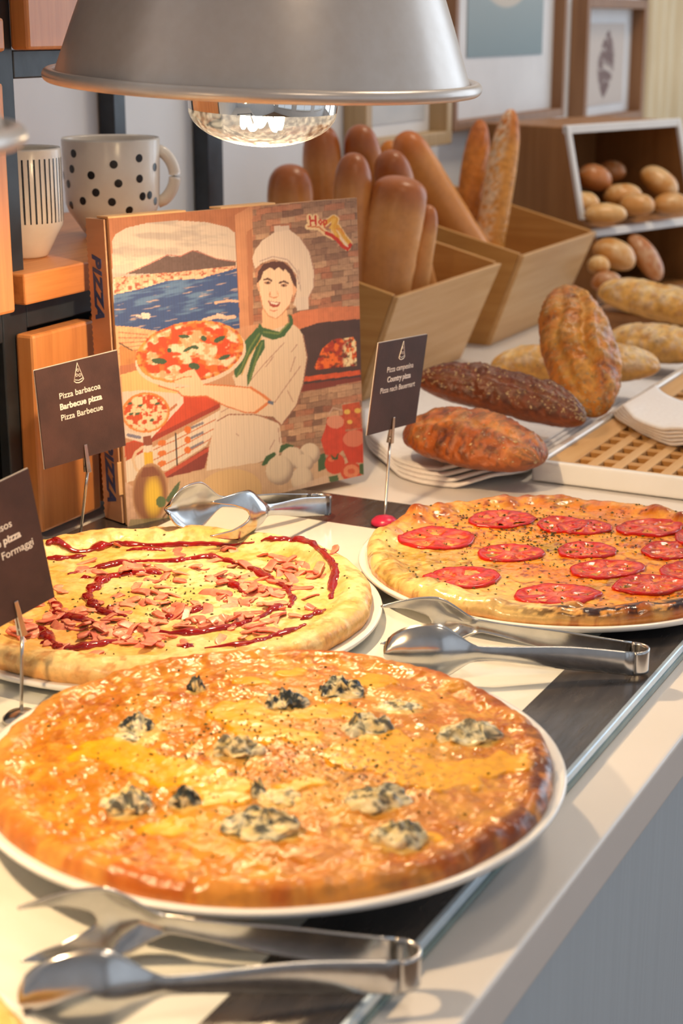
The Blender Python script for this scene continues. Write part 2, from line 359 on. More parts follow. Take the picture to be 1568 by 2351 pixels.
def gauss(x, y, cx, cy, sx, sy=None, ang=0.0):
    sy = sy or sx; dx = x - cx; dy = y - cy; c, s = math.cos(ang), math.sin(ang)
    return np.exp(-(((dx * c + dy * s) / sx) ** 2 + ((-dx * s + dy * c) / sy) ** 2))
def rel(px, py, c, z): p = at(px, py, z); return p.x - c[0], p.y - c[1]
M['cheese'] = vcol('melted_cheese', .34, .42, 130, .34, rvar=.12, dist=.0012, fine=.34)
M['dough'] = vcol('dough_cheese', .36, .5, 260, .4, rvar=.14, dist=.001, fine=.25)
M['blue_cheese'] = vcol('blue_cheese', .32, .45, 300, .3, dist=.001, fine=.1)
M['tomato'] = vcol('tomato_flesh', .20, .5, 180, .45, coat=.2, dist=.001, fine=.3)
M['ham'] = vcol('ham_flesh', .34, .5, 260, .4, fine=.3)
M['sauce'] = plain('barbecue_sauce', S(122, 8, 8), S(150, 16, 12), 60, .10, coat=.5)
M['herb'] = plain('dried_herb', S(58, 66, 26), S(92, 88, 40), 300, .7)

def lump(rx, ry, rz, seed, nu=20, nv=14):
    """an irregular melted lump, half sunk into the cheese"""
    u = np.linspace(0, 2 * math.pi, nu, endpoint=False); v = np.linspace(0, math.pi / 2 * 1.15, nv)
    U, Vv = np.meshgrid(u, v, indexing='ij')
    k = 1 + .62 * (fbm(np.cos(U) * 1.8 + seed, np.sin(U) * 1.8 + Vv, seed, 3) - .5) * 2
    hh = 1 + .95 * (fbm(np.cos(U) * np.sin(Vv) * 3 + seed * 3, np.sin(U) * np.sin(Vv) * 3, seed + 5, 3) - .5) * 2
    x = rx * np.sin(Vv) * np.cos(U) * k; y = ry * np.sin(Vv) * np.sin(U) * k; z = rz * np.cos(Vv) * hh
    return x, y, z, grid_faces(nu, nv, True, False)
def flecks(name, pts, hfun, size, seed, mat, parent, zoff=.0004):
    rnd = random.Random(seed); V = []; F = []
    for (x, y) in pts:
        L = size * rnd.uniform(.5, 1.5); w = L * rnd.uniform(.25, .6); a = rnd.uniform(0, 6.28); z = hfun(x, y) + zoff
        ca, sa = math.cos(a), math.sin(a); n = len(V)
        for (u, v, k) in ((-L, 0, 0), (0, -w, .0004), (L, 0, 0), (0, w, .0005)): V.append((x + u * ca - v * sa, y + u * sa + v * ca, z + k * rnd.uniform(.5, 2)))
        V.append((x, y, z - .0006)); F += [[n, n + 1, n + 2, n + 3], [n + 1, n, n + 4], [n + 2, n + 1, n + 4], [n + 3, n + 2, n + 4], [n, n + 3, n + 4]]
    o = ob(name, mesh_np(name, V, F, None, False), mat, parent); o['kind'] = 'stuff'; return o

# --- pizza A: four cheeses, in front
ZA = GZ + .0184
RPA = .1701
topA = ZA + .018
CHED = [(560, 1640, .030, .016), (340, 1755, .030, .014), (470, 1792, .034, .013), (830, 1738, .030, .012), (905, 1700, .026, .010), (480, 1835, .024, .010), (1010, 1790, .026, .012), (670, 1548, .015, .008),
        (565, 1568, .013, .007), (760, 1640, .030, .010), (640, 1690, .030, .010), (1110, 1760, .022, .012), (240, 1720, .022, .012), (930, 1760, .026, .010), (860, 1560, .022, .009), (980, 1920, .020, .008), (700, 1800, .020, .008), (1180, 1740, .014, .010), (400, 1900, .018, .008)]
CHED = [(*rel(a, b, PA, topA), s, w) for a, b, s, w in CHED]
BLUE = [(650, 1620, .0135, .011, 1, .9), (780, 1584, .0145, .012, 1, .8), (318, 1668, .0115, .010, 1, .8), (300, 1690, .012, .008, 0, .3), (540, 1728, .0175, .012, 1, .5), (835, 1672, .016, .013, 1, .6), (915, 1622, .015, .009, 0, .3), (1075, 1690, .020, .014, 1, .4),
        (300, 1853, .014, .011, 1, .6), (612, 1898, .020, .015, 1, .6), (860, 1842, .017, .012, 1, .4), (918, 1926, .014, .010, 1, .4), (642, 1832, .011, .010, 0, .2), (590, 1822, .005, .005, 1, .6), (425, 1850, .008, .004, 1, .8), (447, 1580, .006, .005, 1, .9)]
def ched_mask(x, y):
    wx = x + (fbm(x * 60, y * 60, 71, 3) - .5) * .022; wy = y + (fbm(x * 60 + 9, y * 60, 72, 3) - .5) * .022
    m = sum(gauss(wx, wy, cx, cy, s * .85, w * 1.25, YAW) for cx, cy, s, w in CHED)
    return smooth(.34, .52, m + .10 * (fbm(x * 120, y * 120, 73, 3) - .5))
def hA(x, y, q, a):
    rim = smooth(.86, .94, q) * (1 - smooth(.965, 1.03, q) * .75)
    b = fbm(x * 130, y * 130, 21, 4); m = ched_mask(x, y)
    return .0165 + .002 * (1 - q * q) + .0035 * rim * (.5 + fbm(np.cos(a) * 7, np.sin(a) * 7, 25, 2)) + ((.0034 * (b - .5)) + .003 * (fbm(x * 60, y * 60, 22, 3) - .5)) * (1 - .7 * m) + .0012 * m
def cA(x, y, q, a, ph):
    n1 = fbm(x * 45, y * 45, 31, 4); n2 = fbm(x * 170, y * 170, 32, 4); n3 = fbm(x * 420, y * 420, 33, 3); n4 = fbm(x * 22, y * 22, 34, 3)
    c = mixc(np.broadcast_to(SA(206, 130, 32), x.shape + (3,)), SA(222, 156, 52), smooth(.35, .65, n1))
    c = mixc(c, SA(190, 92, 20), smooth(.50, .68, n2) * smooth(.36, .58, n4 + .25 * q ** 3) * .7)
    c = mixc(c, SA(232, 180, 86), smooth(.62, .76, n2) * .4 * (1 - smooth(.5, .8, n4)))
    c = mixc(c, SA(170, 76, 24), smooth(.62, .72, n3 * .5 + n4 * .5) * .6)
    c = mixc(c, SA(246, 176, 6), ched_mask(x, y) * .95)
    wx = x + (fbm(x * 80, y * 80, 74, 3) - .5) * .014; wy = y + (fbm(x * 80 + 5, y * 80, 75, 3) - .5) * .014
    halo = sum(gauss(wx, wy, *rel(b[0], b[1] + 6, PA, topA), b[2] * 1.15, b[3] * 1.1, YAW) for b in BLUE)
    c = mixc(c, SA(232, 196, 112), smooth(.35, .7, halo) * .85)
    cen = gauss(x, y, *rel(860, 1770, PA, topA), .05, .035, YAW); c = mixc(c, SA(120, 66, 20), smooth(.62, .70, n3) * cen * .9)
    rimm = smooth(.90, .97, q)
    c = mixc(c, mixc(np.broadcast_to(SA(196, 96, 26), x.shape + (3,)), SA(226, 150, 62), smooth(.38, .62, fbm(a * 9, q * 8, 36, 4))), rimm * .85)
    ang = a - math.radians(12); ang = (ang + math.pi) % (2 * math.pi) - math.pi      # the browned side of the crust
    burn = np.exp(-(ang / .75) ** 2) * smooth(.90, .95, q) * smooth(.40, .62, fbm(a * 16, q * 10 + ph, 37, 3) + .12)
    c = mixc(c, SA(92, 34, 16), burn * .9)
    lit_rim = np.exp(-(((a - math.radians(195) + math.pi) % (2 * math.pi) - math.pi) / .8) ** 2) * rimm * .55  # left rim painted paler, as if catching the light
    c = mixc(c, SA(238, 186, 100), lit_rim)
    return mixc(c, SA(222, 164, 92), smooth(1.2, 2.1, ph) * .8) * .86
pizza_a = thing('four_cheese_pizza', 'whole golden four cheese pizza with blue cheese lumps in front', 'pizza', (PA[0], PA[1], ZA))
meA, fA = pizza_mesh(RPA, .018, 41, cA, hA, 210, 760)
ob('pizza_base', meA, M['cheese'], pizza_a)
for i, (px, py, rx, ry, hgt, dark) in enumerate(BLUE):
    x0, y0 = rel(px, py, PA, topA); x, y, z, F = lump(rx * .95, ry * .95, .0080 if hgt else .0030, 300 + i * 7, 48, 30)
    n = fbm(x * 260 + i * 5, y * 260 + z * 260, 51, 3); n2 = fbm(x * 130 + i * 3, y * 130 + z * 130, 52, 3)
    c = mixc(np.broadcast_to(SA(228, 204, 140), x.shape + (3,)), SA(242, 230, 190), smooth(.3, .7, n2))
    c = mixc(c, SA(44, 52, 54), smooth(.64 - .14 * dark, .69 - .12 * dark, n + .10 * z / .008) * (.5 + .5 * min(1, dark + .2)))
    c = mixc(c, SA(112, 122, 108), smooth(.60, .68, n2) * dark * .6)
    ob('blue_cheese', mesh_np('blue_cheese', np.stack([x, y, z], -1).reshape(-1, 3), F, c.reshape(-1, 3)), M['blue_cheese'], pizza_a, (x0, y0, fA(x0, y0) - .0006), (0, 0, YAW))
rnd = random.Random(5)
pts = [(rnd.gauss(.0, .055), rnd.gauss(0, .055)) for _ in range(420)]
flecks('herb_flecks', [p for p in pts if math.hypot(*p) < .155], fA, .0011, 6, M['herb'], pizza_a)

# --- pizza B: ham and barbecue sauce
ZB = GZ + .007; RPB = .1715; topB = ZB + .013
def hB(x, y, q, a):
    rim = smooth(.80, .90, q) * (1 - smooth(.955, 1.04, q) * .55)
    return .0115 + .0095 * rim * (.75 + .5 * fbm(np.cos(a) * 5 + 3, np.sin(a) * 5, 125, 3)) + .0022 * (fbm(x * 55, y * 55, 122, 3) - .5) + .0013 * (fbm(x * 190, y * 190, 121, 3) - .5)
def cB(x, y, q, a, ph):
    n1 = fbm(x * 40, y * 40, 131, 4); n2 = fbm(x * 150, y * 150, 132, 4); n3 = fbm(x * 380, y * 380, 133, 3)
    c = mixc(np.broadcast_to(SA(234, 192, 112), x.shape + (3,)), SA(242, 216, 158), smooth(.35, .62, n1))
    c = mixc(c, SA(226, 158, 62), smooth(.52, .70, n2) * .6)
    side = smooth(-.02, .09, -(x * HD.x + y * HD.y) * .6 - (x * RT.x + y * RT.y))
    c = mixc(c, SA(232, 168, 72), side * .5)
    rimm = smooth(.84, .90, q)
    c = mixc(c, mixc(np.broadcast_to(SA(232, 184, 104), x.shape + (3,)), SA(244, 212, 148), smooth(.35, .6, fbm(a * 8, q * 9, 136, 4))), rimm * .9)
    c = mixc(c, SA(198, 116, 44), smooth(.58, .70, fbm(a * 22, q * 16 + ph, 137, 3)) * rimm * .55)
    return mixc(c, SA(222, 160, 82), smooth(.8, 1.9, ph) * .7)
pizza_b = thing('ham_pizza', 'ham pizza drizzled with dark red barbecue sauce under the lamp', 'pizza', (PB[0], PB[1], ZB))
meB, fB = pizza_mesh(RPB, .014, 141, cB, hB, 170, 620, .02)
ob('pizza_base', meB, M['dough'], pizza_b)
# sauce trails, squeezed on in broken rings
def catmull(P, n=10):
    P = [Vector(p) for p in P]; P = [P[0] * 2 - P[1]] + P + [P[-1] * 2 - P[-2]]; out = []
    for i in range(1, len(P) - 2):
        for k in range(n):
            t = k / n; a, b, c, d = P[i - 1:i + 3]; out.append(.5 * ((2 * b) + (c - a) * t + (2 * a - 5 * b + 4 * c - d) * t * t + (3 * b - a - 3 * c + d) * t ** 3))
    return out + [P[-2]]
rnd = random.Random(12)
DR = [([(108, 1270), (130, 1264), (180, 1265), (250, 1252), (330, 1248), (450, 1248), (585, 1253)], 1.5), ([(108, 1281), (160, 1277), (197, 1273)], 1.4), ([(600, 1254), (650, 1256), (690, 1259), (722, 1276), (750, 1300), (770, 1322), (765, 1350), (760, 1372)], 1.5),
      ([(155, 1316), (200, 1305), (240, 1297), (300, 1287), (400, 1285), (430, 1281), (490, 1276), (530, 1286), (580, 1305), (620, 1325), (655, 1345), (672, 1370), (664, 1392)], 1.2), ([(370, 1312), (330, 1310), (280, 1316), (240, 1326), (215, 1345), (200, 1366), (215, 1386), (240, 1401), (290, 1411)], 1.4),
      ([(470, 1319), (510, 1328), (545, 1345), (565, 1361)], 1.1), ([(365, 1411), (410, 1413), (440, 1401), (472, 1390)], 1.2), ([(115, 1360), (130, 1390), (135, 1410), (170, 1416), (228, 1430)], 1.2), ([(60, 1450), (90, 1440), (110, 1460), (130, 1480), (160, 1486), (220, 1476), (270, 1466)], 1.5),
      ([(310, 1440), (400, 1450), (480, 1445), (530, 1435), (590, 1416), (630, 1395), (652, 1384)], 1.2), ([(690, 1420), (720, 1408), (746, 1394)], 1.0), ([(470, 1482), (570, 1473), (600, 1465), (660, 1445), (700, 1430)], 1.0), ([(30, 1400), (50, 1380), (60, 1350), (90, 1330)], 1.3), ([(290, 1262), (345, 1258), (380, 1260)], .9)]
for k, (P, wd) in enumerate(DR):
    pts = catmull([(*rel(a, b, PB, topB), 0) for a, b in P]); n = len(pts) - 1; rads = []
    for i, p in enumerate(pts):
        p.x += rnd.gauss(0, .0004); p.y += rnd.gauss(0, .0004); p.z = fB(p.x, p.y) + .0004
        w = vnoise(np.array([i * .22 + k * 7.0]), np.array([k * 3.7]), 400)[0]
        rads.append(wd * (.0019 + .0042 * max(0, w - .2) ** 1.2) * (.4 + .6 * min(1, 6 * i / n, 6 * (n - i) / n)))
    ob('sauce_trail', tube('sauce', pts, rads, 8, .6), M['sauce'], pizza_b)
for (px, py) in [(196, 1322), (255, 1392), (742, 1288), (768, 1318), (660, 1345), (430, 1480), (575, 1470), (110, 1470), (195, 1262), (665, 1257), (300, 1292), (540, 1290)]:
    x0, y0 = rel(px, py, PB, topB); x, y, z, F = lump(rnd.uniform(.003, .006), rnd.uniform(.003, .005), .0020, int(px), 16, 8)
    ob('sauce_drop', mesh_np('sauce_drop', np.stack([x, y, z], -1).reshape(-1, 3), F), M['sauce'], pizza_b, (x0, y0, fB(x0, y0) - .0002), (0, 0, rnd.uniform(0, 6)))
# ham strips: ten shapes shared by all the pieces
def ham_mesh(seed):
    r = random.Random(seed); L, W, T = r.uniform(.011, .026), r.uniform(.005, .009), r.uniform(.0012, .0024); nu, nv = 12, 12
    bend = r.uniform(-.5, .5); tone = r.random(); V = []; C = []
    for i in range(nu):
        s = i / (nu - 1) * 2 - 1
        for k in range(nv):
            a = 2 * math.pi * k / nv; ca, sa = math.cos(a), math.sin(a); e = .22
            yy = W / 2 * math.copysign(abs(ca) ** e, ca); zz = T / 2 * math.copysign(abs(sa) ** e, sa)
            if abs(s) > .999: yy *= .6; zz *= .5
            V.append((s * L / 2, yy + bend * s * s * W + .0006 * math.sin(s * 5 + seed), zz + T / 2 + .002 * math.sin(s * 2.2 + seed * 1.7) * (.5 + .5 * s * s)))
            f = vnoise(np.array([s * 2 + seed * 5]), np.array([yy * 500 + seed]), 77)[0]; edge = abs(ca) > .9
            C.append(mixc(mixc(mixc(SA(234, 160, 126), SA(212, 92, 76), tone), SA(244, 196, 162), f * .6), SA(192, 54, 46), .85 if edge else .55 * (f > .58)))
    F = [list(f) for f in grid_faces(nu, nv, False, True)] + [list(range(nv)), [(nu - 1) * nv + k for k in range(nv)][::-1]]
    return mesh_np('ham_piece', V, F, np.array(C))
HAM = [ham_mesh(s) for s in range(10)]
rnd = random.Random(31); placed = []
HOT = [(250, 1440, .05, 34), (150, 1400, .035, 16), (430, 1400, .06, 26), (560, 1400, .05, 16), (640, 1310, .04, 14), (560, 1330, .06, 12), (360, 1340, .05, 12), (230, 1300, .03, 6), (700, 1300, .03, 12), (620, 1360, .04, 12), (480, 1300, .05, 10), (300, 1470, .04, 14), (110, 1440, .03, 8), (540, 1440, .03, 8)]
for (px, py, sp, n) in HOT:
    cx, cy = rel(px, py, PB, topB)
    for _ in range(int(n * 1.15)):
        x, y = cx + rnd.gauss(0, sp * .65), cy + rnd.gauss(0, sp * .6)
        if math.hypot(x, y) > .138: continue
        lift = sum(.0014 for (u, v) in placed if math.hypot(u - x, v - y) < .007)
        placed.append((x, y))
        ob('ham_piece', HAM[rnd.randrange(10)], M['ham'], pizza_b, (x, y, fB(x, y) - .0006 + min(lift, .005)), (rnd.gauss(0, .18), rnd.gauss(0, .14), rnd.uniform(0, 6.28)))
for (px, py) in [(272, 1234), (765, 1272)]:
    x, y = rel(px, py, PB, ZB + .02); ob('ham_piece', HAM[3], M['ham'], pizza_b, (x, y, fB(x, y)), (.3, .4, px))
pts = [(rnd.gauss(0, .03), rnd.gauss(0, .03)) for _ in range(140)] + [(rnd.uniform(-.15, .15), rnd.uniform(-.15, .15)) for _ in range(160)]
flecks('herb_flecks', [p for p in pts if math.hypot(*p) < .155], fB, .0014, 9, M['herb'], pizza_b)

# --- pizza C: tomato slices
ZC = GZ + .008; RPC = .1665; topC = ZC + .016
BUB = [(random.Random(900 + i).uniform(0, 6.283), random.Random(950 + i).uniform(.84, .97), random.Random(990 + i).uniform(.004, .009)) for i in range(60)]
def hC(x, y, q, a):
    rim = smooth(.82, .92, q) * (1 - smooth(.96, 1.04, q) * .6)
    bub = sum(s * .42 * gauss(x, y, RPC * qq * math.cos(aa), RPC * qq * math.sin(aa), s) for aa, qq, s in BUB)
    return .0130 + .0055 * rim * (.6 + .8 * fbm(np.cos(a) * 4, np.sin(a) * 4, 225, 2)) + .004 * (fbm(x * 38, y * 38, 222, 3) - .5) + .0016 * (fbm(x * 170, y * 170, 221, 3) - .5) + bub
def cC(x, y, q, a, ph):
    n1 = fbm(x * 36, y * 36, 231, 4); n2 = fbm(x * 120, y * 120, 232, 4); n3 = fbm(x * 330, y * 330, 233, 3); n4 = fbm(x * 18, y * 18, 234, 3)
    c = mixc(np.broadcast_to(SA(216, 128, 24), x.shape + (3,)), SA(230, 160, 46), smooth(.35, .65, n1))
    c = mixc(c, SA(206, 104, 26), smooth(.52, .68, n2) * .6)
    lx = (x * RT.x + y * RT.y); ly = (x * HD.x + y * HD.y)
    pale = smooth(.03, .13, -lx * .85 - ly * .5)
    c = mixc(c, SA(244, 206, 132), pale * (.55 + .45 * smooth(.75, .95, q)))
    c = mixc(c, SA(140, 126, 22), smooth(.54, .64, n4 * .55 + n2 * .45) * .6)
    c = mixc(c, SA(126, 50, 18), smooth(.60, .68, n3 * .5 + n2 * .5) * .85 * (1 - pale * .5))
    rimm = smooth(.86, .93, q)
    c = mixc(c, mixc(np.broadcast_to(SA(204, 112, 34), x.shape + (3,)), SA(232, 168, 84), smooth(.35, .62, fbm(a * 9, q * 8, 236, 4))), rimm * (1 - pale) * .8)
    for aa, qq, s in BUB: c = mixc(c, SA(138, 52, 20), gauss(x, y, RPC * qq * math.cos(aa), RPC * qq * math.sin(aa), s * .8) * .85 * (1 - pale * .6))
    fr = np.exp(-(((a - math.atan2(*reversed((RT * .25 - HD).to_2d())) + math.pi) % (2 * math.pi) - math.pi) / .55) ** 2)
    burn = np.minimum(1, fr * 1.5) * smooth(.90, .945, q) * (1 - smooth(.8, 1.3, ph)) * smooth(.42, .52, fbm(a * 14, q * 26 + ph * 2, 237, 4) + .06)
    c = mixc(c, SA(46, 16, 8), burn)
    return mixc(c, mixc(np.broadcast_to(SA(222, 152, 76), x.shape + (3,)), SA(196, 104, 40), smooth(.45, .6, n2)), smooth(1.2, 2.0, ph) * .85)
pizza_c = thing('tomato_pizza', 'country pizza with red tomato slices and browned bubbly crust', 'pizza', (PC[0], PC[1], ZC))
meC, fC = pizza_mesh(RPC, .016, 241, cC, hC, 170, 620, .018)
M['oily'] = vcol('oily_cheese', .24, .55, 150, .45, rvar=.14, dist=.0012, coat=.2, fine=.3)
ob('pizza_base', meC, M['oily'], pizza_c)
def tomato(parent, cx, cy, ra, rb, rot, fun, seed, half=False):
    """a thin slice draped over the cheese: skin ring, flesh spokes, seed pockets"""
    nr, na = 14, 64 if not half else 36
    a = np.linspace(0, 2 * math.pi if not half else math.pi, na, endpoint=half); r = np.concatenate([np.linspace(0.02, 1, nr), [1.03, 1.0]])
    Rr, A = np.meshgrid(r, a, indexing='ij')
    wob = 1 + .16 * (fbm(np.cos(A) * 1.5 + seed, np.sin(A) * 1.5, 60, 2) - .5) * 2
    lx, ly = Rr * np.cos(A) * ra * wob, Rr * np.sin(A) * rb * wob
    x = cx + lx * math.cos(rot) - ly * math.sin(rot); y = cy + lx * math.sin(rot) + ly * math.cos(rot)
    base = fun(x, y)
    base = .5 * base + .5 * base.mean()
    nsp = 5 + seed % 3; spoke = .5 + .5 * np.cos(A * nsp + seed); pocket = smooth(.30, .62, 1 - spoke) * smooth(.22, .4, Rr) * (1 - smooth(.74, .84, Rr))
    n = fbm(x * 300, y * 300, 61, 3)
    z = base + .0014 + .0008 * smooth(.80, .92, Rr) - .0014 * pocket + .0010 * (n - .5)
    z = np.where(np.arange(len(r))[:, None] >= nr, base + np.where(np.arange(len(r))[:, None] == nr, .0012, -.001), z)
    ray = fbm(A * 5 + seed, Rr * 2.2, 64, 3)
    c = mixc(np.broadcast_to(SA(190, 34, 20), x.shape + (3,)), SA(226, 92, 60), smooth(.42, .68, ray * .6 + n * .4))
    c = mixc(c, SA(222, 142, 60), pocket * smooth(.38, .6, fbm(x * 400, y * 400, 62, 2)) * .8)
    c = mixc(c, SA(238, 130, 96), gauss(Rr, Rr * 0, 0, 0, .2, 1) * .7)
    c = mixc(c, SA(184, 20, 14), smooth(.84, .92, Rr))
    c = mixc(c, SA(92, 34, 14), smooth(.66, .74, fbm(x * 200, y * 200, 63 + seed % 4, 3)) * .5)
    o = ob('tomato_slice', mesh_np('tomato_slice', np.stack([x, y, z], -1).reshape(-1, 3), grid_faces(len(r), na, False, not half)[:, ::-1], c.reshape(-1, 3)), M['tomato'], parent)
    return o
TOM = [(1003, 1231, .031, .028, .3, 0), (1150, 1187, .030, .024, .5, 0), (1172, 1264, .026, .021, .1, 0), (1058, 1322, .029, .023, .2, 0), (1290, 1198, .022, .020, 1.0, 0), (1345, 1206, .024, .018, .2, 0), (1492, 1205, .028, .023, .3, 0), (1348, 1258, .023, .019, .1, 0),
       (1395, 1302, .030, .021, .4, 0), (1280, 1362, .032, .022, .15, 0), (1495, 1338, .029, .020, .3, 0), (1545, 1258, .025, .022, .2, 0), (1190, 1195, .018, .016, .3, 1), (1600, 1310, .028, .024, .2, 0), (1620, 1230, .028, .024, .6, 0)]
for i, (px, py, ra, rb, rot, hf) in enumerate(TOM):
    x, y = rel(px, py, PC, topC); tomato(pizza_c, x, y, ra * 1.08, rb * 1.08, rot + YAW, fC, 7 * i + 3, bool(hf))
rnd = random.Random(77)
cg = rel(1240, 1215, PC, topC)
pts = [(cg[0] + rnd.gauss(0, .05), cg[1] + rnd.gauss(0, .05)) for _ in range(420)] + [(rnd.uniform(-.15, .15), rnd.uniform(-.15, .15)) for _ in range(320)]
flecks('herb_flecks', [p for p in pts if math.hypot(*p) < .155], fC, .0015, 10, M['herb'], pizza_c, .0008)

# --- pizza D: only its far crust shows in the corner
ZD = GZ + .007
pizza_d = thing('corner_pizza', 'golden pizza crust cut by the bottom left corner', 'pizza', (PD[0], PD[1], ZD))
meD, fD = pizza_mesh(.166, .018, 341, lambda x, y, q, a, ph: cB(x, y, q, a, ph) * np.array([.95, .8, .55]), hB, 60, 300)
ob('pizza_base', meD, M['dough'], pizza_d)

# ------------------------------------------------------------------ tongs
def strip(path, bows, nv=17):
    """path: list of (x, y, zc, halfwidth, vlo, vhi); bows: bulge towards +y per station"""
    V = []
    for (x, y, zc, hw, lo, hi), bw in zip(path, bows):
        for k in range(nv):
            v = lo + (hi - lo) * k / (nv - 1); V.append((x, y + bw * (1 - v * v), zc + v * hw))
    return V, [list(f) for f in grid_faces(len(path), nv)]
def sheet_metal(name, V, F, mat, parent):
    bm = bmesh.new(); vs = [bm.verts.new(v) for v in V]
    for f in F:
        try: bm.faces.new([vs[i] for i in f])
        except ValueError: pass
    bmesh.ops.remove_doubles(bm, verts=bm.verts, dist=1e-5); bmesh.ops.recalc_face_normals(bm, faces=bm.faces)
    o = ob(name, bm_mesh(name, bm, True), mat, parent)
    md = o.modifiers.new('thickness', 'SOLIDIFY'); md.thickness = .0014; md.offset = 0; return o
def tong_arm(name, side, kind, mat, parent):
    """one arm standing on its edge: side +1 / -1 in local y, head at the far end in local x"""
    L0, L1 = .012, .122; path = []; bows = []; ss = lambda a, b, x: float(smooth(a, b, np.array(x)))
    for i in range(16):
        s = i / 15; path.append((L0 + (L1 - L0) * s, side * (.0105 + .0165 * s ** 1.5), .0115 + .0115 * s, .0090 - .0040 * ss(.35, 1.0, s), -1, 1)); bows.append(side * .0012)
    Vt, Ft = strip(path, bows)
    def add(p, b, nv=17):
        n = len(Vt); v, f = strip(p, b, nv); Vt.extend(v); Ft.extend([[i + n for i in q] for q in f])
    HW, LH = .0215, (.070 if kind == 'spoon' else .038); p = []; b = []
    for i in range(24):
        s = i / 23
        if kind == 'spoon': hw = .0050 + (HW - .0050) * ss(0, .48, s) if s < .48 else HW * math.sqrt(max(0.0, 1 - ((s - .48) / .525) ** 2.2))
        else: hw = .0050 + (HW - .0050) * ss(0, .95, s)
        p.append((L1 + LH * s, side * (.027 + .002 * s), .023, max(hw, .0008), -1, 1)); b.append(side * (.0012 + .0078 * ss(.05, .5, s) * (1 - .35 * ss(.7, 1.0, s))))
    add(p, b)
    if kind == 'fork':
        for sgn in (1, -1):
            p2 = []; b2 = []
            for i in range(18):
                s = i / 17; inner = min(.46 * math.sqrt(min(1, s * 2.0)) + .50 * s ** 2.2, .97)
                lo, hi = (inner, 1.0) if sgn > 0 else (-1.0, -inner)
                p2.append((L1 + LH + .038 * s, side * (.029 - .006 * s * s), .023, HW * (1 - .30 * s ** 1.6), lo, hi)); b2.append(side * (.0012 + .0078 * .65))
            add(p2, b2, 9)
    return sheet_metal(name, Vt, Ft, mat, parent)
def tongs(label, hinge, tip, z=GZ, roll=0.0, lift=0.0, flip=1, scale=1.0):
    d = Vector((tip[0] - hinge[0], tip[1] - hinge[1], 0)); L = math.hypot(d.length, lift)
    t = thing('serving_tongs', label, 'tongs', (hinge[0], hinge[1], z), group='steel fork and spoon serving tongs')
    m = orient((d.x, d.y, lift)).to_matrix() @ Matrix.Rotation(roll, 3, 'X'); t.rotation_euler = m.to_euler(); t.scale = (scale,) * 3
    tong_arm('fork_arm', flip, 'fork', M['steel'], t); tong_arm('spoon_arm', -flip, 'spoon', M['steel'], t)
    path = []; bows = []
    for i in range(15):
        a = math.pi / 2 + math.pi * i / 14; path.append((.012 + .012 * math.cos(a) * .95, .0105 * math.sin(a), .0115, .009, -1, 1)); bows.append(.0)
    V, F = strip(path, bows, 9); sheet_metal('spring_bend', V, F, M['steel'], t)
    return t
tongs('steel serving tongs lying between the blue cheese and tomato pizzas', (-.318, 1.106), (-.503, 1.030), flip=-1)
tongs('blurred steel serving tongs in the foreground below the blue cheese pizza', (-.2955, .658), (-.4695, .551), flip=-1)
tongs('steel serving tongs at the foot of the pizza box, spoon over the ham pizza', (-.713, 1.350), (-.742, 1.172), z=GZ + .003, lift=.021, roll=R(2), flip=1, scale=1.0)

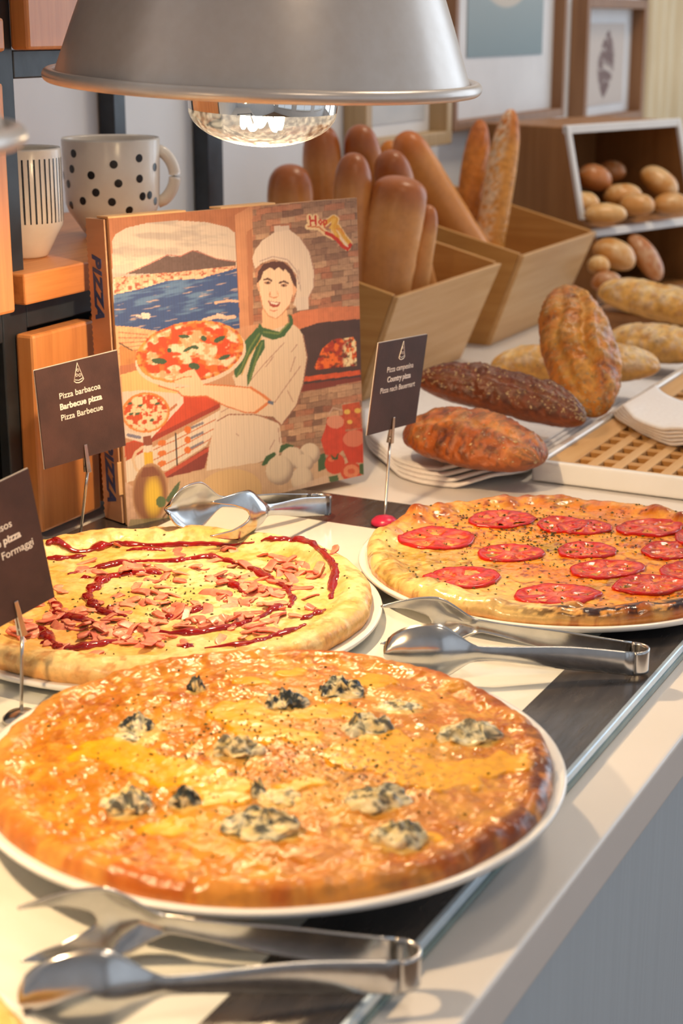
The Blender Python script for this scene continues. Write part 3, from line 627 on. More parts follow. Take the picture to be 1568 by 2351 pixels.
# ------------------------------------------------------------------ menu cards on wire holders
def card(name_label, base, centre, az, roll, lean, lines, w=.089, h=.089, off=0.0, foot='wire'):
    base = Vector((base[0], base[1], GZ)); c = Vector(centre)
    t = thing('menu_card', name_label, 'sign', base, group='menu cards in wire clip holders')
    wd = HD * math.cos(az) + RT * math.sin(az); n = wd.cross(UP)
    v = UP * math.cos(lean) - n * math.sin(lean)
    W = wd * math.cos(roll) + v * math.sin(roll); Vv = -wd * math.sin(roll) + v * math.cos(roll); N = W.cross(Vv)
    rot = Matrix((W, Vv, N)).transposed().to_euler()      # local x right, y up, z towards the reader
    cl = c - base
    p = ob('card', box('card', -w / 2 + off, w / 2 + off, 0, h, -.0005, .0005), M['card'], t, cl, rot)
    ob('card_edge', box('card_edge', -w / 2 + off - .0006, w / 2 + off, -.0002, h + .0006, -.0011, -.0005), M['card_edge'], p)
    for i, (s, bold) in enumerate(lines):
        me = text_mesh(s, .0076, .00022 if bold else .00005); ob('lettering', me, M['ink'], p, (off, h * .685 - i * .0098, .0007))
    sl = [(-.0052, -.006), (0, .0095), (.0052, -.006), (.003, -.0078), (0, -.0084), (-.003, -.0078)]       # slice of pizza icon
    ob('slice_icon', tube('slice_icon', [(x, y, 0) for x, y in sl + sl[:1]], .00042, 6), M['ink'], p, (off, h * .868, .0006))
    ob('slice_icon', tube('slice_crust', [(-.0042, -.0050, 0), (0, -.0062, 0), (.0042, -.0050, 0)], .0003, 6), M['ink'], p, (off, h * .868, .0006))
    for (x, y, r) in ((0, .003, .0011), (-.0017, -.0012, .0011), (.0016, -.0018, .0012)):
        ob('slice_icon', tube('slice_dot', [(x + r * math.cos(a), y + r * math.sin(a), 0) for a in np.linspace(0, 6.283, 13)], .00025, 5), M['ink'], p, (off, h * .868, .0006))
    cz = cl
    st = [Vector((0, 0, .003)), cz * .5 + Vector((0, 0, 0)), cz - Vv * .014]
    ob('stem', tube('stem', [st[0].lerp(st[2], s) for s in (0, .25, .5, .75, 1)], .0013, 10), M['wire'], t)
    cp = ob('clip', hexa('clip', [(-.0022, -.014, .0009), (.0022, -.014, .0009), (.0024, -.014, .0032), (-.0024, -.014, .0032), (-.0016, .012, .0006), (.0016, .012, .0006), (.0016, .012, .0014), (-.0016, .012, .0014)], .0003), M['wire'], t, cl, rot)
    ob('clip', hexa('clip', [(-.0022, -.014, -.003), (.0022, -.014, -.003), (.0022, -.014, -.0009), (-.0022, -.014, -.0009), (-.0016, .010, -.0018), (.0016, .010, -.0018), (.0016, .010, -.0012), (-.0016, .010, -.0012)], .0003), M['wire'], t, cl, rot)
    ob('spring', tube('spring', [(.002 * math.cos(a * 2), -.0095 + .0001 * a, .002 * math.sin(a * 2)) for a in np.linspace(0, 12, 40)], .0005, 5), M['wire'], t, cl, rot)
    ob('base', lathe('base', [(0, .009), (.003, .0088), (.009, .007), (.0125, .004), (.013, .001), (.012, 0), (0, 0)], 32), M[foot], t)
    return t
card('dark menu card reading Pizza barbacoa beside the wooden cabinet', (-.874, 1.172), (-.862, 1.171, .094), R(45.3), R(3.7), R(-.2), [('Pizza barbacoa', 0), ('Barbecue pizza', 1), ('Pizza Barbecue', 0)])
card('dark menu card reading Pizza campesina behind the tomato pizza', (-.654, 1.356), (-.672, 1.408, .090), R(33.6), R(-3.4), R(-5.9), [('Pizza campesina', 0), ('Country pizza', 1), ('Pizza nach Bauernart', 0)], foot='magenta')
card('dark menu card about four cheese pizza cut by the left edge', (-.672, .826), (-.676, .834, .083), R(40), R(10), 0, [('Pizza 4 quesos', 0), ('Four cheese pizza', 1), ('Pizza Quattro Formaggi', 0)], h=.096, off=-.012)

# ------------------------------------------------------------------ pendant lamps
def pendant(label, loc, tilt, rz):
    t = thing('pendant_lamp', label, 'lamp', loc, group='grey pendant heat lamps over the buffet')
    t.rotation_euler = (Matrix.Rotation(rz, 3, RT) @ Matrix.Rotation(tilt, 3, HD)).to_euler()
    R0 = .1600
    prof = [(R0 - .0005, .004), (R0 - .006, .020), (R0 - .014, .043), (R0 - .0225, .066), (R0 - .036, .100), (R0 - .052, .135), (R0 - .072, .165), (R0 - .098, .188), (R0 - .124, .202), (.030, .207), (.026, .215), (.026, .262), (.020, .270), (.006, .272)]
    pr = []
    for i in range(len(prof) - 1):
        for k in range(4):
            s = k / 4; pr.append((prof[i][0] * (1 - s) + prof[i + 1][0] * s, prof[i][1] * (1 - s) + prof[i + 1][1] * s))
    sh = ob('shade', lathe('shade', pr + [prof[-1]], 128), M['shade'], t)
    ob('shade_lining', lathe('shade_lining', [(r - .0016, z) for r, z in prof[:9]] + [(.024, .204), (.0, .204)], 128), M['shade_in'], t)
    rp = [(R0 + .0035 + .0048 * math.cos(a), .0035 + .0050 * math.sin(a)) for a in np.linspace(0, 2 * math.pi, 16, endpoint=False)]
    ob('rim', lathe('rim', rp, 160, True), M['shade'], t)
    ob('cord', tube('cord', [(0, 0, .268), (0, 0, .6), (0, 0, CEIL_Z - loc[2] - .004)], .0035, 10), M['cord'], t)
    ob('ceiling_rose', lathe('ceiling_rose', [(0, CEIL_Z - loc[2] - .03), (.03, CEIL_Z - loc[2] - .03), (.045, CEIL_Z - loc[2] - .004), (.045, CEIL_Z - loc[2] - .0005), (0, CEIL_Z - loc[2] - .0005)], 32), M['shade'], t)
    b = ob('bulb', lathe('bulb_reflector', [(.0575, -.019), (.0582, -.012), (.0578, -.004), (.054, .008), (.046, .024), (.034, .048), (.023, .072), (.018, .085), (.018, .108), (0, .110)], 64), M['mirror'], t)
    ob('socket', lathe('socket', [(.0, .205), (.024, .205), (.024, .106), (.018, .104), (.018, .108), (0, .108)], 32), M['cord'], t)
    dome = [(.0575 * math.cos(a), -.019 - .0275 * math.sin(a)) for a in np.linspace(0, math.pi / 2, 14)]
    ob('glass_dome', lathe('glass_dome', dome, 64), M['bulb_glass'], b)
    fil = [(.015 * math.cos(a), .015 * math.sin(a), -.025 + .0075 * math.sin(a * 5)) for a in np.linspace(0, 6.0, 120)]
    ob('filament', tube('filament', fil, .0022, 6), M['filament'], b)
    for sx in (-.009, .009): ob('filament_support', tube('support', [(sx, 0, -.022), (sx * .5, 0, .03)], .0006, 6), M['wire'], b)
    d = bpy.data.lights.new('bulb_light', 'SPOT'); d.energy = LAMP_POWER * 4; d.color = LAMP_COLOR; d.shadow_soft_size = .014; d.spot_size = R(165); d.spot_blend = .55
    lo = bpy.data.objects.new('bulb_light', d); link(lo, t); lo.location = (0, 0, -.030)
    return t
pendant('large grey metal pendant lamp hanging over the ham pizza', (-.657, 1.1415, .4215), R(2.2), R(1.8))
pendant('blurred grey pendant lamp cut by the left edge', (-.600, .499, .4165), 0, 0)

# ------------------------------------------------------------------ pizza box
BL, BR = Vector((-.867, 1.238, GZ)), Vector((-.752, 1.506, GZ))
BXD = (BR - BL).normalized(); BN = Vector((BXD.y, -BXD.x, 0))              # out of the printed face
lean = .0125 / .29; BUPV = (UP * math.cos(lean) - BN * math.sin(lean)).normalized(); BNN = BXD.cross(BUPV)
BW, BH, BT = .2925, .288, .040
pbox = thing('pizza_box', 'printed cardboard pizza box with a chef picture standing against the cabinet', 'box', BL)
pbox.rotation_euler = Matrix((BXD, BUPV, BNN)).transposed().to_euler()       # local x along, y up, z out of the face
# printed face: colours laid out on a fine grid, in the picture's own coordinates
NU, NV = 330, 400
u, v = np.meshgrid(np.linspace(0, 1, NU), np.linspace(0, 1, NV), indexing='ij')    # v = 0 at the top
src = np.array([(135, 180), (1455, 40), (1505, 1600), (215, 1890)], float)
def homography(dst):
    A = []; b = []
    for (x, y), (X, Y) in zip(((0, 0), (1, 0), (1, 1), (0, 1)), dst):
        A += [[x, y, 1, 0, 0, 0, -X * x, -X * y], [0, 0, 0, x, y, 1, -Y * x, -Y * y]]; b += [X, Y]
    return np.append(np.linalg.solve(np.array(A), np.array(b)), 1).reshape(3, 3)
Hm = homography(src); den = Hm[2, 0] * u + Hm[2, 1] * v + 1
PX = (Hm[0, 0] * u + Hm[0, 1] * v + Hm[0, 2]) / den; PY = (Hm[1, 0] * u + Hm[1, 1] * v + Hm[1, 2]) / den
IMG = np.zeros(u.shape + (3,)); IMG[:] = SA(196, 150, 118)
def inside(poly):
    m = np.zeros(PX.shape, bool); n = len(poly)
    for i in range(n):
        (x1, y1), (x2, y2) = poly[i], poly[(i + 1) % n]
        if y1 == y2: continue
        c = ((PY < y1) != (PY < y2)) & (PX < (x2 - x1) * (PY - y1) / (y2 - y1) + x1); m ^= c
    return m
def fill(poly, col, a=1.0, var=0, vs=40, seed=0, mask=None):
    m = inside(poly) if mask is None else mask
    c = np.broadcast_to(SA(*col), IMG.shape).copy()
    if var: c = c * (1 + var * (fbm(PX / vs, PY / vs, 500 + seed, 4) - .5) * 2)[..., None]
    IMG[m] = IMG[m] * (1 - a) + c[m] * a
def ell(cx, cy, rx, ry, rot=0):
    c, s = math.cos(R(rot)), math.sin(R(rot)); dx, dy = PX - cx, PY - cy
    return ((dx * c + dy * s) / rx) ** 2 + ((-dx * s + dy * c) / ry) ** 2
def dist_line(pts):
    d = np.full(PX.shape, 1e9)
    for (x1, y1), (x2, y2) in zip(pts[:-1], pts[1:]):
        L2 = (x2 - x1) ** 2 + (y2 - y1) ** 2; t = np.clip(((PX - x1) * (x2 - x1) + (PY - y1) * (y2 - y1)) / L2, 0, 1)
        d = np.minimum(d, np.hypot(PX - x1 - t * (x2 - x1), PY - y1 - t * (y2 - y1)))
    return d
def stroke(pts, w, col, a=1.0): fill(None, col, a, mask=dist_line(pts) < w)
# stone wall on the right
row = (PY + .17 * PX + 8 * fbm(PX / 70, PY / 60, 601, 2)) / 34.0; ri = np.floor(row); colx = (PX + 53 * np.sin(ri * 7.3) + 30 * ri) / (95 + 45 * np.sin(ri * 3.1)); ci = np.floor(colx)
tone = vnoise(ri * 3.7 + .5, ci * 5.3 + .5, 602); hue = vnoise(ri * 2.3 + 9.5, ci * 4.1 + .5, 603)
st = mixc(np.broadcast_to(SA(112, 78, 70), IMG.shape), SA(206, 166, 134), tone); st = mixc(st, SA(186, 112, 84), smooth(.55, .8, hue) * .6)
st = st * (1 + .5 * (fbm(PX / 22, PY / 10, 604, 3) - .5))[..., None]
fr = row - ri; fc = colx - ci; st = mixc(st, SA(84, 56, 54), np.maximum(1 - smooth(0, .14, fr), 1 - smooth(0, .05, fc)) * .7)
wallm = PX > 880; IMG[wallm] = st[wallm]
# arch and window on the left
fill([(120, 0), (893, 0), (893, 760), (120, 800)], (172, 108, 76), var=.18, vs=(60))
win = [(153, 300), (170, 265), (230, 228), (350, 197), (500, 184), (650, 190), (760, 215), (800, 245), (808, 430), (822, 770), (150, 790)]
skym = inside(win); sky = mixc(np.broadcast_to(SA(204, 190, 178), IMG.shape), SA(176, 166, 160), smooth(.45, .7, fbm(PX / 190, PY / 45, 610, 4)))
sky = mixc(sky, SA(226, 208, 186), smooth(330, 450, PY) * smooth(.45, .6, fbm(PX / 60, PY / 20, 611, 4)) * .8); IMG[skym] = sky[skym]
fill([(225, 478), (290, 452), (345, 425), (400, 398), (440, 374), (462, 382), (510, 379), (545, 358), (570, 346), (600, 346), (640, 366), (700, 390), (802, 404), (802, 428), (640, 452), (400, 476)], (92, 74, 76), var=.25, vs=14)
stroke([(225, 478), (345, 423), (440, 373), (510, 378), (575, 345), (640, 365), (700, 389), (802, 403)], 3, (176, 104, 96), .8)
coast = inside([(155, 500), (400, 474), (802, 426), (806, 446), (640, 492), (440, 512), (300, 562), (160, 592)]); cc = mixc(np.broadcast_to(SA(222, 178, 148), IMG.shape), SA(168, 92, 74), smooth(.5, .68, fbm(PX / 16, PY / 10, 612, 3))); cc = mixc(cc, SA(238, 214, 186), smooth(.55, .7, fbm(PX / 22, PY / 18, 613, 2)) * .8); IMG[coast] = cc[coast]
seam = inside([(158, 594), (300, 560), (440, 512), (520, 505), (640, 490), (806, 440), (824, 770), (700, 790), (150, 800)]); se = mixc(np.broadcast_to(SA(34, 76, 136), IMG.shape), SA(84, 124, 170), smooth(.5, .75, fbm(PX / 130 + .004 * PY, (PY + .2 * PX) / 22, 614, 4)))
se = mixc(se, SA(206, 178, 164), smooth(.70, .80, fbm(PX / 90, (PY + .2 * PX) / 12, 615, 3)) * .7); IMG[seam] = se[seam]
fill([(515, 490), (560, 480), (635, 486), (630, 498), (520, 506)], (226, 190, 160))
stroke([(275, 708), (345, 712)], 5, (224, 206, 196)); stroke([(305, 698), (340, 700)], 7, (232, 216, 206)); stroke([(310, 718), (338, 718)], 6, (232, 216, 206))
stroke([(690, 632), (760, 618), (812, 622)], 7, (220, 178, 156)); stroke([(630, 728), (690, 708), (760, 712), (790, 708)], 10, (226, 190, 168)); stroke([(700, 695), (730, 700)], 6, (226, 200, 186))
fill([(800, 150), (895, 90), (893, 765), (822, 770), (805, 300)], (200, 140, 104), var=.12, vs=50); fill([(862, 240), (893, 220), (893, 765), (870, 765)], (168, 104, 74), .7)
fill([(822, 765), (930, 745), (930, 800), (830, 830)], (206, 150, 116), var=.15)
# terrace, table, boxes
fill([(150, 764), (260, 770), (385, 792), (340, 870), (280, 920), (190, 1000), (175, 1000)], (226, 176, 132), var=.25, vs=22)
for k in range(5): stroke([(180, 800 + 30 * k), (330, 812 + 18 * k)], 3, (176, 84, 60), .7)
fill([(185, 870), (285, 910), (280, 1000), (190, 1010)], (206, 138, 82), var=.2); stroke([(185, 860), (250, 900)], 3, (60, 40, 40))
fill([(185, 985), (290, 965), (290, 1010), (188, 1040)], (190, 116, 82))
fill([(188, 1035), (300, 1000), (420, 1080), (500, 1130), (420, 1150), (195, 1140)], (228, 192, 128))
fill([(195, 1130), (300, 1120), (520, 1140), (510, 1180), (310, 1380), (205, 1360)], (224, 206, 190))
fill([(520, 1150), (620, 1130), (640, 1150), (715, 1188), (712, 1215), (500, 1330), (220, 1480), (205, 1500), (205, 1420), (330, 1370)], (204, 70, 44), var=.18, vs=80)
fill([(330, 1420), (700, 1225), (712, 1210), (712, 1190), (330, 1390)], (152, 48, 42), .85)
fill([(205, 1420), (300, 1400), (300, 1470), (215, 1520)], (184, 74, 48))
fill([(208, 1520), (480, 1370), (720, 1225), (700, 1310), (640, 1430), (430, 1570), (215, 1640)], (230, 214, 196))
for k in range(1, 4): stroke([(340, 1405 + 58 * k), (475, 1345 + 54 * k), (690, 1235 + 47 * k)], 3, (206, 120, 82))
for k in range(3):
    stroke([(560, 1330 + 57 * k), (620, 1303 + 54 * k)], 7, (86, 92, 128), .8); fill(None, (226, 116, 48), mask=ell(540, 1340 + 58 * k, 18, 20) < 1); fill(None, (222, 120, 56), mask=ell(402, 1415 + 58 * k, 24, 15, -20) < 1)
stroke([(474, 1362), (482, 1545)], 4, (50, 40, 46))
fill([(415, 1590), (640, 1440), (660, 1440), (630, 1560), (450, 1610), (425, 1612)], (128, 44, 42), var=.15); fill([(415, 1585), (660, 1435), (655, 1460), (420, 1612)], (190, 72, 54))
fill([(205, 1345), (300, 1372), (515, 1150), (520, 1190), (320, 1420), (205, 1385)], (232, 216, 202)); stroke([(225, 1372), (285, 1385)], 9, (106, 112, 148), .9)
stroke([(430, 1245), (480, 1200)], 7, (196, 120, 84)); stroke([(340, 1330), (380, 1290)], 7, (96, 100, 138), .8)
e = ell(318, 1245, 128, 112, -12); pm = (e < 1) & (PX > 200)
pz = mixc(np.broadcast_to(SA(208, 76, 38), IMG.shape), SA(240, 216, 176), smooth(.46, .56, fbm(PX / 26, PY / 22, 620, 3))); pz = mixc(pz, SA(222, 140, 66), smooth(.72, .9, e)); IMG[pm] = pz[pm]
for (x, y) in ((235, 1195), (290, 1205), (380, 1195), (240, 1253), (275, 1252), (350, 1287)): fill(None, (60, 92, 68), mask=ell(x, y, 13, 7, -20) < 1)
# table front and dough
fill([(440, 1610), (640, 1560), (900, 1530), (1100, 1520), (1505, 1500), (1505, 1640), (215, 1900), (210, 1850), (420, 1750)], (206, 172, 142), var=.14, vs=50)
fill([(200, 1640), (215, 1640), (300, 1700), (300, 1900), (210, 1900)], (206, 168, 146), var=.2, vs=30)
fill(None, (214, 178, 132), mask=(ell(770, 1690, 175, 125, -8) < 1))
# oven
fill([(1085, 700), (1150, 672), (1300, 648), (1475, 640), (1480, 740), (1110, 800)], (212, 124, 88), var=.2, vs=30)
fill([(1105, 830), (1140, 775), (1250, 735), (1482, 712), (1490, 1060), (1150, 1128)], (64, 44, 52), var=.2)
ov = inside([(1225, 985), (1270, 880), (1330, 828), (1440, 815), (1458, 845), (1462, 975), (1240, 1000)]); fi = mixc(np.broadcast_to(SA(168, 40, 26), IMG.shape), SA(240, 110, 40), smooth(.45, .65, fbm(PX / 30, PY / 24, 630, 3))); fi = mixc(fi, SA(250, 230, 180), smooth(1375, 1400, PX) * smooth(.38, .55, fbm(PX / 16, PY / 34, 631, 3))); fi = mixc(fi, SA(60, 30, 32), smooth(.62, .7, fbm(PX / 22, PY / 22, 632, 2)) * .8); IMG[ov] = fi[ov]
fill([(1170, 1040), (1480, 1000), (1485, 1028), (1170, 1068)], (214, 84, 46), var=.3, vs=20); fill([(1150, 1085), (1480, 1040), (1490, 1060), (1150, 1128)], (128, 48, 44), .9)
# chef: shirt, apron, arm, scarf, face, hat
fill([(1010, 205), (1090, 200), (1090, 245), (1012, 250)], (214, 196, 182))
fill([(905, 440), (890, 385), (908, 335), (945, 285), (1010, 240), (1090, 222), (1150, 268), (1200, 345), (1224, 450), (1224, 540), (1195, 600), (1150, 655), (1110, 640), (1130, 560), (1125, 470), (1080, 405), (1000, 385), (940, 410)], (226, 206, 188))
stroke([(1150, 268), (1200, 345), (1224, 450), (1222, 540), (1190, 605)], 2.5, (168, 128, 116)); stroke([(930, 400), (1000, 372), (1080, 388), (1130, 450), (1140, 520)], 3, (166, 140, 138), .8); stroke([(1140, 440), (1150, 560)], 2.5, (176, 156, 150), .8)
fill([(1120, 600), (1190, 590), (1195, 660), (1130, 672)], (222, 204, 190))
fill([(942, 655), (1070, 640), (1085, 740), (980, 800), (940, 760)], (238, 190, 150))
fill([(924, 470), (950, 430), (1010, 415), (1075, 430), (1112, 480), (1112, 560), (1090, 640), (1050, 690), (1015, 715), (975, 700), (945, 655), (930, 580)], (243, 210, 178))
fill([(1105, 520), (1130, 500), (1130, 560), (1108, 600)], (232, 178, 142)); fill([(912, 515), (926, 510), (932, 570), (920, 560)], (232, 178, 142))
fill([(915, 520), (920, 460), (950, 415), (1000, 398), (1060, 402), (1105, 445), (1128, 500), (1128, 545), (1108, 520), (1090, 465), (1065, 440), (1058, 452), (1030, 430), (1010, 447), (985, 432), (950, 455), (935, 500)], (78, 42, 44))
stroke([(955, 500), (975, 495), (992, 505)], 5, (86, 48, 44)); stroke([(1035, 517), (1060, 508), (1082, 518)], 5, (86, 48, 44))
fill(None, (140, 74, 58), .8, mask=ell(972, 517, 18, 8) < 1); fill(None, (140, 74, 58), .8, mask=ell(1060, 530, 18, 8) < 1); fill(None, (56, 34, 34), mask=ell(973, 517, 7, 7) < 1); fill(None, (56, 34, 34), mask=ell(1058, 531, 7, 7) < 1)
stroke([(985, 570), (982, 592), (1002, 600), (1025, 595)], 3, (214, 138, 100)); stroke([(1022, 560), (1030, 590)], 2.5, (226, 168, 134))
fill([(972, 615), (1005, 622), (1042, 625), (1030, 648), (1005, 655), (985, 645)], (166, 60, 52)); fill([(980, 620), (1008, 626), (1034, 628), (1022, 638), (992, 634)], (246, 232, 216)); stroke([(985, 668), (1005, 674), (1022, 668)], 3, (214, 130, 104))
stroke([(930, 580), (945, 655), (975, 700), (1015, 716), (1050, 690), (1090, 640)], 2.5, (214, 146, 108))
fill([(940, 800), (960, 790), (1100, 740), (1140, 770), (1165, 810), (1187, 930), (1165, 1080), (1130, 1200), (1080, 1270), (1050, 1312), (1000, 1265), (760, 1255), (700, 1290), (720, 1200), (720, 1160), (880, 1110), (800, 1095), (780, 1040), (830, 940), (880, 860)], (226, 204, 180))
fill([(690, 1290), (760, 1252), (900, 1252), (1035, 1305), (1052, 1420), (1030, 1500), (900, 1530), (640, 1572), (655, 1440)], (228, 208, 188))
stroke([(700, 1290), (760, 1254), (900, 1254), (1000, 1275), (1040, 1310)], 3, (150, 92, 78)); stroke([(1165, 810), (1187, 930), (1165, 1080), (1130, 1200), (1050, 1312)], 3, (148, 104, 92))
for p in ([(1060, 850), (960, 960), (880, 1060)], [(1150, 980), (1060, 1110), (1010, 1185)], [(1130, 860), (1100, 900)], [(1000, 930), (960, 985)], [(1030, 1330), (1040, 1420)], [(1010, 1400), (985, 1450)], [(800, 1360), (815, 1375)], [(1080, 1120), (1110, 1180)], [(720, 1240), (790, 1200)], [(1120, 930), (1095, 1010)]): stroke(p, 3, (176, 136, 124), .8)
arm = [(388, 1095), (400, 1083), (470, 1080), (470, 1055), (540, 1040), (590, 1045), (625, 1085), (760, 1092), (880, 1103), (945, 1145), (985, 1178), (945, 1215), (905, 1243), (850, 1243), (740, 1205), (640, 1150), (560, 1155), (510, 1150), (490, 1125), (440, 1112)]
fill(arm, (243, 208, 172)); stroke(arm + arm[:1], 3.5, (214, 120, 72)); stroke([(880, 1103), (945, 1145), (985, 1178), (905, 1243)], 8, (222, 124, 66), .8); stroke([(470, 1085), (560, 1075)], 2.5, (206, 120, 84)); stroke([(480, 1105), (560, 1095)], 2.5, (206, 120, 84))
fill([(975, 1172), (1005, 1182), (1000, 1200), (970, 1190)], (96, 112, 140))
GR, GL = (44, 96, 60), (112, 136, 76)
fill([(925, 740), (945, 765), (1040, 790), (1090, 735), (1085, 690), (1105, 700), (1110, 745), (1060, 815), (1000, 835), (945, 815), (915, 780)], GR)
fill([(915, 765), (945, 790), (920, 850), (870, 930), (830, 1020), (800, 1050), (788, 1020), (805, 940), (840, 850)], GR); fill([(920, 840), (955, 830), (955, 880), (910, 960), (880, 1060), (862, 1095), (858, 1040), (880, 950)], GR)
for p in ([(925, 800), (880, 870), (835, 980), (805, 1040)], [(940, 850), (905, 950), (870, 1070)], [(950, 790), (1030, 800), (1085, 740)]): stroke(p, 5, GL, .8)
stroke([(940, 820), (870, 930), (830, 1030)], 3, (196, 160, 84), .8)
# the pizza he holds
fill(None, (226, 206, 186), mask=ell(560, 925, 298, 170, -12) < 1)
e = ell(556, 905, 290, 168, -12) + .10 * (fbm(PX / 40, PY / 40, 640, 3) - .5); pm = e < 1
pz = mixc(np.broadcast_to(SA(214, 72, 34), IMG.shape), SA(242, 222, 188), smooth(.47, .56, fbm(PX / 62 + .3, PY / 40, 641, 3))); pz = mixc(pz, SA(226, 128, 52), smooth(.52, .66, fbm(PX / 34, PY / 30, 642, 3)) * .6)
pz = mixc(pz, mixc(np.broadcast_to(SA(232, 156, 76), IMG.shape), SA(190, 76, 38), smooth(.45, .62, fbm(PX / 24, PY / 24, 643, 3))), smooth(.78, .92, e)); IMG[pm] = pz[pm]
for (x, y, a, b, r) in ((523, 819, 30, 11, 3), (628, 829, 17, 14, 40), (712, 832, 34, 13, -28), (545, 888, 30, 9, -30), (580, 878, 22, 11, 10), (445, 897, 13, 12, 0), (392, 957, 40, 17, 4), (576, 984, 30, 19, 12), (738, 933, 34, 11, -22)): fill(None, (50, 88, 66), mask=ell(x, y, a, b, r) < 1)
fill([(470, 1080), (480, 1040), (540, 1010), (575, 1000), (600, 1040), (625, 1085), (560, 1095)], (243, 208, 172)); stroke([(480, 1062), (520, 1045), (560, 1042)], 3, (214, 130, 84))
# mozzarella, tomatoes, juice, leaves
fill([(940, 1540), (965, 1490), (1010, 1465), (1020, 1480), (985, 1530), (950, 1545)], (46, 92, 56)); fill([(1035, 1470), (1045, 1430), (1080, 1418), (1120, 1432), (1080, 1458)], (46, 92, 56)); fill([(1250, 1490), (1290, 1470), (1300, 1560), (1255, 1580)], (52, 92, 58))
for (x, y, a, b) in ((1205, 1478, 58, 62), (1110, 1500, 66, 62), (1175, 1530, 52, 50), (1165, 1625, 62, 72), (1040, 1572, 76, 84)):
    e = ell(x, y, a, b); m = e < 1; sh = mixc(np.broadcast_to(SA(226, 206, 182), IMG.shape), SA(168, 146, 132), smooth(.3, 1.0, ell(x - a * .25, y - b * .3, a * 1.25, b * 1.3))); IMG[m] = sh[m]
fill([(1090, 1680), (1300, 1600), (1330, 1640), (1080, 1720)], (214, 186, 166), .7)
fill([(1265, 1400), (1290, 1330), (1300, 1270), (1390, 1255), (1400, 1330), (1400, 1440), (1350, 1500), (1290, 1480)], (206, 62, 42), var=.2, vs=30); fill(None, (226, 160, 132), .8, mask=(ell(1345, 1295, 48, 38) < 1)); stroke([(1310, 1250), (1330, 1215), (1390, 1230), (1395, 1190)], 4, (206, 176, 158), .8)
fill([(1380, 1200), (1480, 1180), (1490, 1330), (1400, 1340)], (196, 80, 50), var=.35, vs=18); fill(None, (232, 190, 92), mask=ell(1410, 1238, 18, 14) < 1); fill(None, (232, 190, 92), mask=ell(1468, 1232, 18, 14) < 1); fill(None, (232, 190, 92), mask=ell(1425, 1295, 14, 12) < 1)
fill([(1378, 1400), (1400, 1350), (1510, 1330), (1510, 1530), (1420, 1530), (1390, 1460)], (204, 58, 40), var=.18, vs=40); fill(None, (222, 130, 104), .85, mask=ell(1450, 1390, 62, 48, -10) < 1)
fill(None, (206, 62, 36), mask=ell(1345, 1535, 56, 60) < 1); fill(None, (232, 120, 84), .8, mask=ell(1325, 1510, 18, 14) < 1); fill([(1320, 1480), (1345, 1500), (1365, 1470), (1360, 1510), (1330, 1512)], (48, 84, 52))
fill(None, (206, 70, 44), mask=ell(1436, 1580, 60, 54) < 1); fill(None, (232, 148, 108), .8, mask=ell(1436, 1578, 44, 38) < 1); fill(None, (206, 70, 44), .8, mask=(ell(1436, 1578, 20, 16) < 1)); fill([(1310, 1610), (1360, 1600), (1370, 1640), (1320, 1650)], (58, 96, 60)); fill([(1480, 1540), (1505, 1530), (1505, 1600), (1480, 1590)], (58, 96, 60))
# oil jug
stroke([(300, 1440), (262, 1470), (248, 1510), (262, 1560), (290, 1590)], 8, (226, 196, 164))
fill([(300, 1380), (345, 1372), (352, 1430), (305, 1432)], (142, 74, 58)); fill([(303, 1432), (352, 1428), (356, 1460), (303, 1464)], (232, 214, 198)); fill([(306, 1470), (354, 1466), (358, 1555), (308, 1560)], (232, 186, 62))
e = ell(338, 1700, 96, 170, 3); m = (e < 1); oil = mixc(np.broadcast_to(SA(142, 92, 66), IMG.shape), SA(236, 196, 66), smooth(1.0, .0, ell(355, 1720, 62, 150))); oil = mixc(oil, SA(214, 170, 130), smooth(.7, 1, e) * .6); IMG[m] = oil[m]
fill([(300, 1555), (360, 1550), (390, 1600), (290, 1610)], (128, 70, 54), .85)
fill(None, (84, 110, 70), mask=ell(395, 1750, 26, 32) < 1); fill([(420, 1740), (470, 1660), (500, 1630), (490, 1680), (440, 1760)], (72, 100, 72)); fill([(450, 1800), (510, 1700), (520, 1720), (475, 1810)], (84, 112, 84)); fill([(430, 1830), (520, 1820), (560, 1850), (430, 1880)], (112, 132, 88)); stroke([(400, 1850), (440, 1790), (470, 1720)], 4, (120, 82, 64))
fill([(230, 1850), (420, 1840), (560, 1860), (215, 1900)], (120, 132, 92), .6)
# the maker's lettering in the top right corner
HALO = [[(1190, 205), (1250, 208), (1290, 240), (1330, 260)], [(1200, 150), (1205, 195)], [(1232, 150), (1235, 195)], [(1250, 180), (1262, 180)], [(1280, 190), (1330, 150), (1345, 160), (1330, 220), (1360, 270), (1405, 320)], [(1350, 200), (1390, 260), (1415, 290)]]
for p in HALO: stroke(p, 16, (236, 206, 160))
for p in HALO[4:]: stroke(p, 10, (226, 168, 62))
stroke([(1190, 203), (1250, 206), (1290, 238)], 4, (206, 120, 70))
for p in ([(1200, 145), (1206, 196)], [(1231, 145), (1234, 196)], [(1203, 172), (1233, 170)]): stroke(p, 4.5, (196, 40, 30))
for p in ([(1250, 178), (1258, 166), (1268, 178), (1260, 194), (1250, 180)], [(1276, 170), (1280, 208)], [(1276, 172), (1292, 170), (1290, 188), (1278, 190)]): stroke(p, 4, (204, 56, 36))
stroke([(1292, 240), (1320, 250), (1350, 275), (1380, 310), (1405, 325), (1422, 300)], 10, (200, 44, 32)); stroke([(1365, 262), (1392, 298), (1408, 310)], 4, (240, 222, 206)); stroke([(1310, 210), (1330, 180), (1338, 160), (1322, 165), (1320, 215), (1345, 245)], 5, (232, 184, 84)); stroke([(1345, 215), (1370, 215), (1385, 240)], 5, (226, 150, 60))
